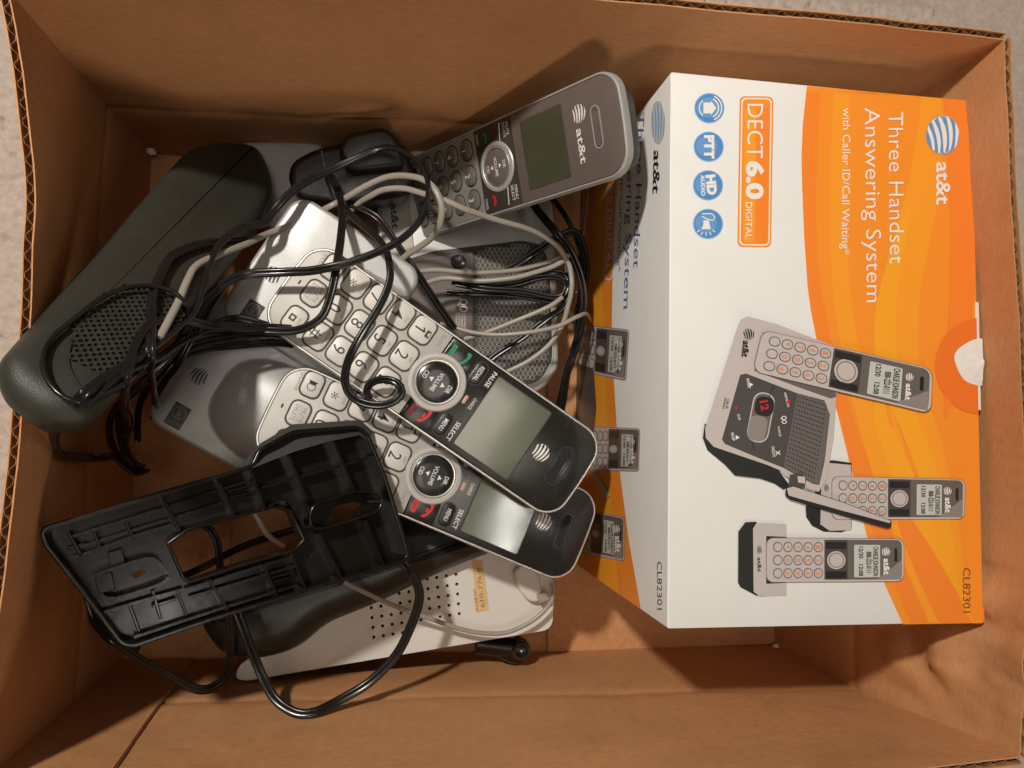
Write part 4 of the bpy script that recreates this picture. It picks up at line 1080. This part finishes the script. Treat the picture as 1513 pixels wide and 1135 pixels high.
# ================================================================== WALL BRACKET
Z6 = lambda x, y: (40 + x / 2.522, 600 + y / 2.522)
M11 = frame((330, 800, 12.6), (330 + 190, 800 - 55, 10.9), roll=0)
br = thing("wall_bracket", "black plastic wall mount bracket with ribs and keyhole slots lying upside down", "mounting bracket", M11)
V = lambda x, y, h=0: uv(M11, *Z6(x, y), h)
outl = [V(*p) for p in ((46, 470), (70, 445), (520, 310), (838, 218), (860, 160), (990, 88), (1235, 70), (1275, 100), (1345, 270), (1432, 560), (1400, 592), (1060, 690), (700, 800), (395, 905), (345, 893), (200, 700), (58, 520))]
outl = ccw(rounded(outl, .25, 3))
win = ccw([V(*p) for p in ((535, 515), (600, 468), (760, 425), (930, 380), (985, 395), (1032, 500), (1000, 535), (800, 590), (612, 652), (590, 640))])
key1 = ccw(rounded([V(*p) for p in ((1150, 392), (1180, 370), (1240, 358), (1278, 364), (1256, 385), (1222, 418), (1165, 426))], .12, 3))
key2 = ccw(rounded([V(*p) for p in ((385, 636), (430, 616), (448, 622), (432, 642), (398, 652))], .15, 3))
def bev(o, w=.05):
    m = o.modifiers.new("bevel", 'BEVEL'); m.width = w * S; m.segments = 3; m.limit_method = 'ANGLE'; m.angle_limit = math.radians(50)
def plate_with_holes(mb, outer, holes, z0, z1, m):
    bm = bmesh.new()
    def loopv(pts, z): vs = [bm.verts.new((x, y, z)) for x, y in pts]; return [bm.edges.new((vs[i], vs[(i + 1) % len(vs)])) for i in range(len(vs))]
    for z in (z0, z1):
        es = []
        for pts in [outer] + holes: es += loopv(pts, z)
        bmesh.ops.triangle_fill(bm, use_beauty=True, use_dissolve=False, edges=es)
    bm.verts.ensure_lookup_table(); bm.faces.ensure_lookup_table()
    mb.add([tuple(v.co) for v in bm.verts], [[v.index for v in f.verts] for f in bm.faces], m); bm.free()
    for pts in [outer] + holes:
        n = len(pts); mb.add([(x, y, z0) for x, y in pts] + [(x, y, z1) for x, y in pts], [[i, (i + 1) % n, n + (i + 1) % n, n + i] for i in range(n)], m)
mb = MB(); plate_with_holes(mb, offset(outl, .02), [win, key1, key2], -1.25, -1.05, BLACKR)
ob = mb.build("back_plate", br, smooth=0)
bm = bmesh.new(); bm.from_mesh(ob.data); bmesh.ops.remove_doubles(bm, verts=bm.verts, dist=1e-6); bmesh.ops.recalc_face_normals(bm, faces=bm.faces); bm.to_mesh(ob.data); bm.free()
mb = MB(); ringprism(mb, outl, offset(outl, .17), -1.35, 0, BLACKR); mb.build("rim_wall", br, smooth=30)
bev(bpy.data.objects["rim_wall"])
mb = MB(); ringprism(mb, offset(win, -.12), win, -1.2, -.25, BLACKR); mb.build("window_wall", br, smooth=30)
bev(bpy.data.objects["window_wall"])
# outer flank of the raised hood (matt slanted side catching light)
fl_ = [Z6(835, 218), Z6(858, 158), Z6(990, 86), Z6(1235, 68), Z6(1275, 98)]
mb = MB(); top = [(*V(*p), 0.02) for p in ((838, 232), (1000, 168), (1120, 133), (1240, 108), (1268, 132))]; low = [(*V(*p, -1.0), -1.0) for p in ((800, 215), (868, 140), (988, 68), (1240, 52), (1292, 96))]
mb.add(top + low, [[i, i + 1, 5 + i + 1, 5 + i] for i in range(4)], DARKP); ob = mb.build("hood_flank", br, smooth=40)
ribs = [((500, 325), (572, 470), -.35), ((712, 262), (780, 412), -.35), ((830, 225), (890, 385), -.1), ((970, 165), (1050, 350), -.15), ((1145, 120), (1228, 325), -.15), ((680, 648), (768, 790), -.35), ((885, 590), (942, 722), -.35), ((985, 545), (1045, 695), -.1), ((1095, 475), (1183, 662), -.15), ((1268, 425), (1335, 598), -.15),
        ((365, 430), (400, 500), -.5), ((240, 455), (275, 540), -.5), ((560, 690), (600, 790), -.5), ((150, 470), (200, 560), -.4), ((380, 740), (420, 850), -.5), ((470, 690), (500, 800), -.5), ((750, 320), (870, 288), -.5), ((745, 345), (870, 320), -.6), ((900, 650), (1010, 622), -.5), ((910, 665), (1015, 640), -.6)]
for a, b, h in ribs:
    mb = MB(); bar(mb, V(*a), V(*b), .12, -1.15, h, BLACKR, .035); mb.build("rib", br)
for pl, h in (([(160, 490), (500, 385), (760, 300), (830, 282)], -.45), ([(190, 530), (380, 470), (560, 415), (770, 350)], -.6), ([(160, 570), (240, 545), (420, 480), (540, 445)], -.5), ([(595, 690), (800, 625), (980, 568)], -.5), ([(610, 720), (830, 655), (1000, 605)], -.6), ([(400, 870), (720, 765), (1000, 678)], -.5), ([(240, 640), (300, 615), (440, 570), (490, 580), (520, 625)], -.1), ([(280, 710), (330, 720), (500, 665), (525, 640)], -.2), ([(880, 305), (1000, 270), (1200, 215), (1280, 190)], -.4), ([(900, 380), (950, 348), (985, 365), (1035, 450), (1055, 440)], -.05), ([(270, 780), (420, 735), (580, 690)], -.5)):
    mb = MB(); pp = catmull([Vector((*V(*p), 0)) for p in pl], .3)
    for i in range(len(pp) - 1): bar(mb, pp[i].xy, pp[i + 1].xy + (pp[i + 1].xy - pp[i].xy) * .12, .10, -1.15, h, BLACKR)
    mb.build("long_rib", br)
# slot collar (obround) in hood with glossy lip
mb = MB(); sl = rounded([V(*p) for p in ((1048, 420), (1065, 365), (1225, 312), (1300, 318), (1335, 352), (1310, 400), (1110, 462), (1062, 460))], .45, 5); sl = ccw(sl)
ringprism(mb, sl, offset(sl, .10), -1.1, -.05, BLACKR); mb.build("slot_collar", br, smooth=40)
bev(bpy.data.objects["slot_collar"])
for a, b in (((150, 540), (215, 520)), ((250, 650), (330, 690)), ((300, 560), (370, 600)), ((470, 760), (560, 730))):
    mb = MB(); (x0, y0), (x1, y1) = V(*a), V(*b); box(mb, min(x0, x1), max(x0, x1), min(y0, y1), max(y0, y1) + .1, -1.15, -.6, BLACKR, .03); mb.build("boss", br)

# ================================================================== BLACK BODY UNDER BRACKET
Z7 = lambda x, y: (340 + x / 2.91, 800 + y / 2.91)
M12 = frame((400, 920, 6.2), (640, 830, 6.2), roll=-8)
o12 = [uv(M12, *p) for p in ((286, 925), (300, 890), (420, 820), (600, 760), (720, 760), (735, 815), (701, 827), (640, 852), (560, 892), (477, 925), (440, 958), (409, 972), (360, 982), (317, 970))]
o12 = ccw(rounded(o12, .8, 4)); mb = MB()
rings = [[(x, y, z) for x, y in offset(o12, d)] for z, d in ((-3.4, .5), (-3.0, .15), (-1.4, 0), (-.8, .08), (-.35, .32), (-.1, .7), (0, 1.1))]
loft(mb, rings, mat("olive_black_plastic", (.018, .019, .016), .36, bump=.05, bscale=500), True, True)
b12 = mb.build("black_phone_body", M=M12, smooth=60); tag(b12, "glossy black phone body under the ribbed bracket, resting on the perforated silver panel", "phone base")

# ================================================================== SILVER PANEL WITH HOLES
M13 = frame((600, 930, 4.6), (700, 915, 4.6)) @ Matrix.Rotation(math.radians(0), 4, 'X')
p13 = thing("perforated_panel", "pale silver phone base with round speaker holes and a handwritten number label", "phone base", M13)
W3 = lambda px, py: uv(M13, px, py)
o13 = ccw(rounded([W3(*p) for p in ((348, 1003), (352, 985), (600, 800), (800, 790), (819, 868), (816, 930), (364, 1006))], [.3, .3, 1, 1, .3, .55, .3], 5))
holes = []; mbh = MB()
for i in range(10):
    for j in range(-5, 2):
        x, y = Z7(614 + i * 41.3 + 3.6 * j, 370 - i * 6.5 + 42.3 * j)
        if y > 945 or x < 520 or (j == 1 and i > 4): continue
        c = W3(x, y); holes.append(circle(*c, .085, 10))
mb = MB(); plate_with_holes(mb, o13, holes, -.22, 0, WHITEP)
ob = mb.build("top_plate", p13, smooth=0)
bm = bmesh.new(); bm.from_mesh(ob.data); bmesh.ops.remove_doubles(bm, verts=bm.verts, dist=1e-6); bmesh.ops.recalc_face_normals(bm, faces=bm.faces)
me = ob.data; bm.to_mesh(me); bm.free()
mb = MB(); prism(mb, ccw(o13), -.55, -.23, WHITEP, 0, 1); mb.build("rim_skirt", p13)
mb = MB(); prism(mb, offset(o13, .35), -.232, -.229, HOLE); mb.build("speaker_cloth", p13)
mb = MB(); prism(mb, offset(o13, .45), -3.4, -.56, BLACKM, 0, 1, low=.3); mb.build("black_base", p13)
lb = ccw([W3(*p) for p in ((697, 826), (713, 829), (722, 901), (705, 905))]); mb = MB(); prism(mb, lb, 0, .03, LABELP, .01, 1)
d0 = Vector(W3(707, 900)) ; text(mb, "PHONE NO.", W3(707.3, 902), Vector(W3(701, 860)) - Vector(W3(707, 902)), .14, BROWNINK, .034, length=1.15)
text(mb, "610-776-8", W3(716, 897), Vector(W3(709, 833)) - Vector(W3(716, 897)), .2, mat("pencil", (.16, .12, .09), .6), .034, length=2.0)
mb.build("number_label", p13, smooth=0)
# round white part with modular plug at its right end
Mw = frame((790, 868, 5.2), (820, 868, 5.2))
mb = MB(); oo = [uv(Mw, *p) for p in ((759, 845), (763, 862), (771, 878), (782, 889), (794, 891), (803, 884), (800, 868), (798, 850), (775, 830))]
prism(mb, ccw(rounded(oo, .2, 3)), -.7, 0, WHITEP, .12, 3); tag(mb.build("plastic_hook", M=Mw, smooth=50), "rounded off white plastic piece under the end of the lower phone", "plastic piece")
Mp = frame((801, 884, 5.5), (812, 880, 5.5)); mb = MB(); box(mb, -.2, .35, -.22, .22, -.35, .0, CLEARP, .04); tag(mb.build("modular_plug", M=Mp), "clear modular plug on the grey cord at the silver panel's end", "plug")

# ================================================================== CORDS
def twin(r=.15): 
    pr = []
    for k in range(7): a = -PI / 2 + PI * k / 6; pr.append((r * .95 + r * math.cos(a), r * math.sin(a)))
    pr.append((.0, r * .35))
    for k in range(7): a = PI / 2 + PI * k / 6; pr.append((-r * .95 + r * math.cos(a), r * math.sin(a)))
    pr.append((.0, -r * .35)); return pr
def rnd(r, k=10, flat_=1.0): return [(r * math.cos(2 * PI * i / k), r * flat_ * math.sin(2 * PI * i / k)) for i in range(k)]
U7PX = [(5, 522), (293, 203), (385, 206), (413, 262), (395, 325), (155, 612), (85, 610), (28, 566)]
def wall_at(G, ax, other, z):
    zs = [r[0].z for r in G]; j = max([k for k in range(len(zs) - 1) if zs[k] <= z + 1e-6] or [0]); t = min(1, (z - zs[j]) / (zs[j + 1] - zs[j]))
    k = min(range(len(G[j])), key=lambda i: abs(G[j][i][1 - ax] - other)); return G[j][k][ax] * (1 - t) + G[j + 1][k][ax] * t
def seat(px, py, z, r):
    if inpoly(px, py, U7PX):
        o = A7.inverted() @ C0; d = A7.inverted().to_3x3() @ ray(px, py); p = A7 @ (o + d * ((.12 + r - o.z) / d.z)); z = max(z, p.z)
    for _ in range(120):
        p = P(px, py, z)
        if z > 16.9 or (p.y > wall_at(Gb, 1, p.x, z) + r * 2.1 and p.x > wall_at(Gl, 0, p.y, z) + r * 2.1): break
        z += .1
    return z
def cord(label, pts, kind='black', r=.13, twinned=True, group=None, twist=.0, off=None, cat="cord"):
    r *= .88
    zs = [z if kind == 'brown' else seat(x, y, z, r) for x, y, z in pts]
    for _ in range(3): zs = [zs[0]] + [max(zs[i], (zs[i - 1] + zs[i + 1]) / 2 if abs(zs[i] - pts[i][2]) > .05 or abs(zs[i - 1] - pts[i - 1][2]) > .05 or abs(zs[i + 1] - pts[i + 1][2]) > .05 else zs[i]) for i in range(1, len(zs) - 1)] + [zs[-1]]
    W = [P(p[0], p[1], z) for p, z in zip(pts, zs)]
    dense = catmull(W, .18)
    dense = [p + Vector((noise.noise(p * .5 + Vector((7, 0, 0))), noise.noise(p * .5), 0)) * .05 for p in dense]
    mb = MB(); sweep(mb, dense, twin(r) if twinned else rnd(r, 12, .72 if kind == 'grey' else 1), {'black': CORDB, 'grey': CORDG, 'brown': CORDN}[kind], twist=twist)
    return tag(mb.build("power_cord" if kind == 'black' else "phone_cord", smooth=50), label, cat, group)
BC = "black cords tangled among the phones"; GC = "grey phone cords tangled among the phones"
cord("black twin cord looping out in front below the ribbed bracket", [(340, 880, 8.5), (352, 910, 8.6), (362, 935, 8.6), (373, 965, 8.4), (388, 1000, 7.9), (408, 1034, 7.2), (438, 1053, 6.6), (466, 1052, 6.6), (500, 1036, 7.0), (545, 1008, 7.6), (583, 970, 8.2), (605, 930, 8.6), (618, 890, 8.8), (617, 866, 9.0), (604, 842, 9.2), (585, 820, 9.2)], r=.125, group=BC)
cord("thin black cord hanging from the bracket's lower left corner", [(120, 850, 9.2), (140, 910, 9.1), (165, 943, 9.6), (190, 962, 9.2), (225, 984, 8.2), (262, 1004, 7.2), (296, 1018, 6.4), (318, 1013, 6.0), (334, 994, 6.0), (341, 965, 6.5), (340, 930, 7.4), (336, 890, 8.2)], r=.10, group=BC)
cord("black cord arching round the speaker holes of the dark grey unit", [(272, 474, 12.9), (273, 451, 13.3), (260, 433, 13.6), (233, 424, 13.9), (199, 424, 14.2), (167, 432, 14.4), (138, 447, 14.6), (106, 473, 14.8), (77, 499, 14.9), (65, 523, 15.0), (64, 549, 14.9), (74, 571, 14.6), (93, 588, 14.2), (117, 594, 13.8), (146, 588, 13.4), (183, 568, 13.0), (216, 541, 12.4), (248, 520, 11.8), (285, 500, 11.2), (330, 492, 10.6), (380, 494, 10.0)], r=.10, group=BC, twinned=False)
cord("black twin cord rising from the left corner past the dark grey unit to the cradle", [(190, 672, 4), (150, 676, 4), (119, 677, 4.5), (95, 674, 5), (83, 662, 6), (80, 645, 7), (93, 613, 9.5), (119, 587, 12), (151, 561, 13.4), (188, 539, 13.6), (225, 514, 13.4), (262, 486, 13.0), (287, 463, 12.5), (301, 415, 11.5), (314, 379, 11.0), (330, 355, 10.6), (358, 336, 10.2), (390, 329, 9.8), (404, 313, 9.6), (420, 295, 9.5), (440, 277, 9.2), (467, 261, 8.8), (500, 246, 8.6), (530, 231, 8.6), (555, 221, 8.6), (578, 219, 8.8), (602, 228, 9.2), (620, 245, 9.8), (632, 268, 10.4), (632, 299, 11.0), (620, 327, 11.4), (598, 350, 11.6), (569, 368, 11.7), (523, 385, 11.8), (491, 394, 11.8), (456, 401, 11.6), (418, 402, 11.4), (370, 405, 11.4), (339, 415, 11.7), (307, 440, 12.1), (285, 472, 12.4), (256, 520, 12.6), (218, 558, 12.4), (190, 582, 11.8), (170, 604, 10.8), (162, 630, 9.8), (166, 656, 8.8), (178, 682, 7.8), (200, 698, 7), (216, 694, 6.4)], r=.115, group=BC, twist=.02)
cord("black cord crossing down beside the dark grey unit's right edge", [(366, 356, 6.4), (335, 358, 7.6), (305, 359, 8.6), (276, 366, 9.4), (251, 380, 10.4), (236, 408, 12.0), (227, 434, 13.2), (224, 481, 13.4), (222, 529, 12.6), (226, 570, 10.8), (230, 600, 9)], r=.105, group=BC)
cord("black cord looping past the bracket's top left and under the left cradle", [(520, 560, 7.2), (480, 528, 7.6), (440, 512, 8.2), (420, 507, 8.6), (370, 508, 9.2), (330, 511, 9.6), (307, 514, 10), (267, 526, 10.8), (246, 536, 11.2), (212, 565, 11.2), (186, 588, 10.6), (178, 615, 9.6), (180, 645, 8.6), (190, 675, 7.4), (206, 694, 6.6)], r=.115, group=BC, twist=.03)
cord("black cord hooked round the top of the left cradle beside grey cord", [(430, 486, 10.6), (400, 484, 10.8), (345, 482, 11.4), (300, 479, 12), (273, 474, 12.8), (241, 473, 13.4), (224, 479, 13.6), (209, 495, 13.4), (199, 514, 13), (190, 540, 12.4), (184, 565, 12), (182, 600, 10.6), (188, 640, 8.8)], r=.10, group=BC)
cord("black twin cord hanging across the left half of the upper keypad", [(489, 262, 6.6), (497, 277, 7.2), (503, 291, 7.9), (506, 319, 9.2), (503, 350, 10.4), (497, 390, 11.2), (493, 419, 11.3), (485, 447, 11.3), (475, 468, 11.3), (456, 482, 11.2), (430, 489, 11.0), (390, 488, 10.8), (350, 484, 10.8), (318, 480, 11)], r=.105, group=BC)
cord("black cord ending in a small loop on the upper phone's 3 key", [(500, 285, 7.4), (511, 309, 8.4), (539, 335, 9.6), (559, 354, 10.4), (571, 373, 10.9), (576, 396, 11.2), (576, 412, 11.3), (569, 434, 11.4), (555, 462, 11.5), (539, 487, 11.6), (523, 515, 11.6), (513, 540, 11.4), (510, 562, 11.2), (516, 580, 11.1), (528, 591, 11.1), (546, 598, 11.2), (566, 599, 11.3), (584, 592, 11.4), (593, 579, 11.4), (585, 566, 11.4), (565, 561, 11.2), (549, 566, 11.0), (542, 577, 10.8), (546, 590, 10.5)], r=.105, group=BC, twinned=True, twist=.05)
cord("black cord running from the adapter along the upper cradle's far edge", [(505, 296, 7.4), (535, 309, 7.8), (559, 323, 8.0), (574, 343, 8.0), (588, 362, 8), (602, 382, 7.9), (616, 402, 7.8), (632, 428, 7.4), (650, 455, 7.0), (672, 485, 6.4)], r=.10, group=BC)
cord("black cord slanting over the top of the honeycomb speaker", [(862, 430, 4.0), (866, 390, 4.6), (858, 352, 5.2), (848, 342, 5.4), (836, 345, 5.4), (811, 359, 5.3), (784, 378, 5.1), (762, 392, 4.8), (745, 400, 4.6)], r=.12, group=BC)
cord("black cord doubled back in a bight over the honeycomb speaker", [(675, 419, 5.0), (724, 428, 5.4), (773, 430, 5.5), (817, 440, 5.6), (832, 438, 5.7), (838, 424, 5.7), (832, 414, 5.7), (815, 409, 5.7), (790, 411, 5.6), (762, 419, 5.4), (730, 423, 5.2), (700, 420, 5.0), (668, 416, 4.8)], r=.10, group=BC)
cord("second black cord doubled back just below the first over the speaker", [(660, 432, 4.7), (700, 434, 5.0), (750, 436, 5.2), (795, 442, 5.3), (820, 446, 5.4), (836, 440, 5.4), (842, 425, 5.4), (838, 408, 5.3), (822, 402, 5.2), (800, 403, 5.0)], r=.09, group=BC)
cord("black cord slanting over the bottom of the honeycomb speaker", [(715, 540, 4.7), (735, 524, 4.8), (773, 499, 5.0), (811, 470, 5.3), (832, 455, 5.6), (850, 430, 5.8)], r=.10, group=BC)
cord("black cords running down the gap beside the white carton", [(780, 290, 4), (800, 318, 5.2), (822, 345, 5.6), (842, 370, 5.4), (858, 410, 5.2), (862, 450, 5.0), (856, 490, 4.6), (846, 525, 4.2), (836, 558, 3.8), (828, 610, 3), (810, 660, 2.5)], r=.13, group=BC)
cord("second black cord beside the carton, nearest the speaker base", [(810, 285, 4), (835, 320, 4.5), (852, 352, 4.5), (862, 400, 4.4), (852, 470, 4.6), (853, 510, 4.3), (838, 545, 4.0), (824, 600, 3), (800, 650, 2.5)], r=.09, group=BC)
cord("black cord passing under the bracket window", [(240, 862, 4), (275, 850, 4.6), (300, 838, 5.0), (345, 815, 5.6), (380, 800, 6.2), (430, 785, 7), (480, 770, 7.4)], r=.10, group=BC)
cord("black cord crossing the bracket window from above", [(300, 775, 6.0), (313, 786, 6), (322, 805, 6), (326, 845, 6), (320, 880, 5.6)], r=.10, group=BC)
cord("thin black cord trailing along the left wall under the bracket", [(190, 770, 5), (150, 860, 4.5), (134, 905, 4.6), (150, 935, 4.5), (172, 952, 4.5), (205, 960, 4.4)], r=.08, group=BC)
cord("grey cord running up the dark grey unit's right side and over the adapter", [(236, 500, 9.5), (247, 481, 10), (263, 450, 10.4), (276, 414, 10.4), (292, 390, 10.2), (333, 373, 9.8), (370, 358, 9.2), (400, 344, 8.4), (450, 325, 7.4), (490, 304, 7.6), (511, 293, 8.0), (539, 276, 8.4), (569, 263, 8.8), (598, 260, 9.4), (624, 265, 10.0), (644, 281, 10.4), (653, 307, 10.4), (648, 335, 10.0), (634, 354, 9.2), (602, 376, 8.2), (585, 392, 7.5)], 'grey', .17, False, GC)
cord("grey cord lying over the smoky phone's keypad toward the carton", [(505, 330, 7.0), (525, 305, 7.6), (548, 290, 8.4), (567, 281, 8.8), (598, 279, 9.2), (628, 287, 9.7), (656, 295, 10.0), (686, 308, 9.9), (717, 319, 9.4), (777, 338, 8.4), (816, 358, 7.4), (834, 380, 6.4), (838, 400, 5.6)], 'grey', .16, False, GC)
cord("upper grey cord of the pair stretched across the honeycomb speaker", [(612, 402, 5.4), (647, 399, 5.4), (702, 403, 5.5), (757, 399, 5.6), (806, 388, 5.8), (833, 377, 6.0), (840, 380, 6)], 'grey', .15, False, GC)
cord("lower grey cord of the pair stretched across the honeycomb speaker", [(620, 421, 5.3), (656, 411, 5.3), (710, 415, 5.6), (757, 410, 5.9), (811, 396, 6.1), (836, 385, 6.2), (844, 405, 6.2), (845, 428, 6.2), (839, 455, 6.0), (830, 482, 5.8), (811, 510, 5.6), (784, 531, 5.4), (757, 546, 5.2), (735, 556, 5.0)], 'grey', .15, False, GC)
cord("grey cord rising diagonally across the lower speaker grille", [(670, 505, 5.2), (699, 497, 5.3), (743, 482, 5.5), (784, 466, 5.8), (815, 452, 6.0), (832, 440, 6.0)], 'grey', .14, False, GC)
cord("grey cord sagging across the speaker and ending at the carton", [(650, 478, 5.2), (675, 485, 5.4), (702, 492, 5.6), (743, 495, 5.9), (784, 491, 6.2), (825, 481, 6.4), (853, 468, 6.4), (866, 464, 5.6), (872, 474, 3.5)], 'grey', .13, False, GC)
cord("grey cord curving over the perforated silver panel to a clear plug", [(480, 840, 7.4), (508, 860, 7.4), (546, 879, 7.0), (587, 897, 6.4), (632, 913, 6.0), (684, 930, 5.7), (718, 936, 5.6), (752, 934, 5.6), (787, 917, 5.6), (811, 893, 5.6), (818, 873, 5.6), (816, 862, 5.5)], 'grey', .13, False, GC)
cord("short grey cord seen through the bracket window", [(372, 752, 8.4), (383, 770, 8.4), (396, 790, 8.2), (420, 808, 7.6)], 'grey', .14, False, GC)
cord("faint brownish cord curled between the dark grey unit and the left wall", [(125, 425, 2.0), (115, 410, 2.2), (113, 392, 2.4), (121, 372, 2.6), (143, 356, 2.6), (168, 339, 2.4), (200, 318, 2.0)], 'brown', .08, False, None)
cord("thin brownish cord standing against the carton's side panel", [(866, 250, 4.4), (868, 300, 4.2), (862, 350, 4.0), (855, 390, 3.8)], 'brown', .10, False, GC)
cord("black cord sagging from the uppermost phone's corner into the left tangle", [(445, 500, 9.4), (415, 497, 9.8), (375, 495, 10.2), (330, 500, 10.8), (292, 509, 11.2), (262, 527, 11.4), (238, 552, 11.2), (214, 580, 10.6), (205, 610, 9.4), (203, 650, 7.6)], r=.095, group=BC)
cord("black cord diving under the left cradle from the tangle", [(330, 425, 11.3), (312, 452, 11.8), (296, 480, 12), (280, 505, 12), (262, 540, 11.4), (245, 562, 10.2), (230, 590, 8.4), (226, 620, 6)], r=.095, group=BC)
cord("black cord lying along the tangle's upper side beneath the others", [(122, 600, 12.6), (160, 566, 13), (196, 545, 13), (236, 528, 12.6), (270, 505, 12), (300, 488, 11.4), (345, 470, 10.6), (385, 478, 10.4), (415, 492, 10)], r=.10, group=BC)
cord("thin black cord curling down at the left edge of the tangle", [(262, 486, 12.8), (232, 497, 13.2), (205, 523, 13.2), (192, 556, 12.6), (188, 590, 11.4), (196, 622, 10), (190, 652, 8.6), (196, 680, 7.4), (214, 688, 6.8)], r=.085, group=BC, twinned=False)
# barrel connector
Mc = frame((720, 955, 2.6), (765, 958, 2.6)); cn = thing("barrel_connector", "black round power connector with cord stub beside the silver panel's lower edge", "connector", Mc)
mb = MB(); sweep(mb, [Vector((-.6, .1, 0)), Vector((.2, .05, 0)), Vector((1.1, 0, 0)), Vector((1.9, 0, 0)), Vector((2.0, 0, 0))], rnd(.52, 18), BLACKM); mb.build("sleeve", cn, smooth=50)
mb = MB(); R_ = Matrix.Rotation(0, 3, 'X')
lathe(mb, 0, 0, [(.50, 0), (.50, .30), (.44, .38), (.34, .38), (.30, .30), (.30, .05), (.001, .05)], BLACKG, 28); mb.v = [(x + 1.75, y + .02, z + .30) for x, y, z in mb.v]; mb.build("socket_ring", cn)
mb = MB(); lathe(mb, 0, 0, [(.07, 0), (.07, .3), (.001, .32)], CHROME, 12); mb.v = [(x + 1.75, y + .02, z + .34) for x, y, z in mb.v]; mb.build("centre_pin", cn)
cord("thin black cord looping round the barrel connector", [(700, 930, 2.4), (716, 950, 2.2), (735, 970, 2.0), (760, 980, 1.8), (778, 968, 1.8), (778, 950, 2), (760, 940, 2.2)], r=.09, group=BC, twinned=False)
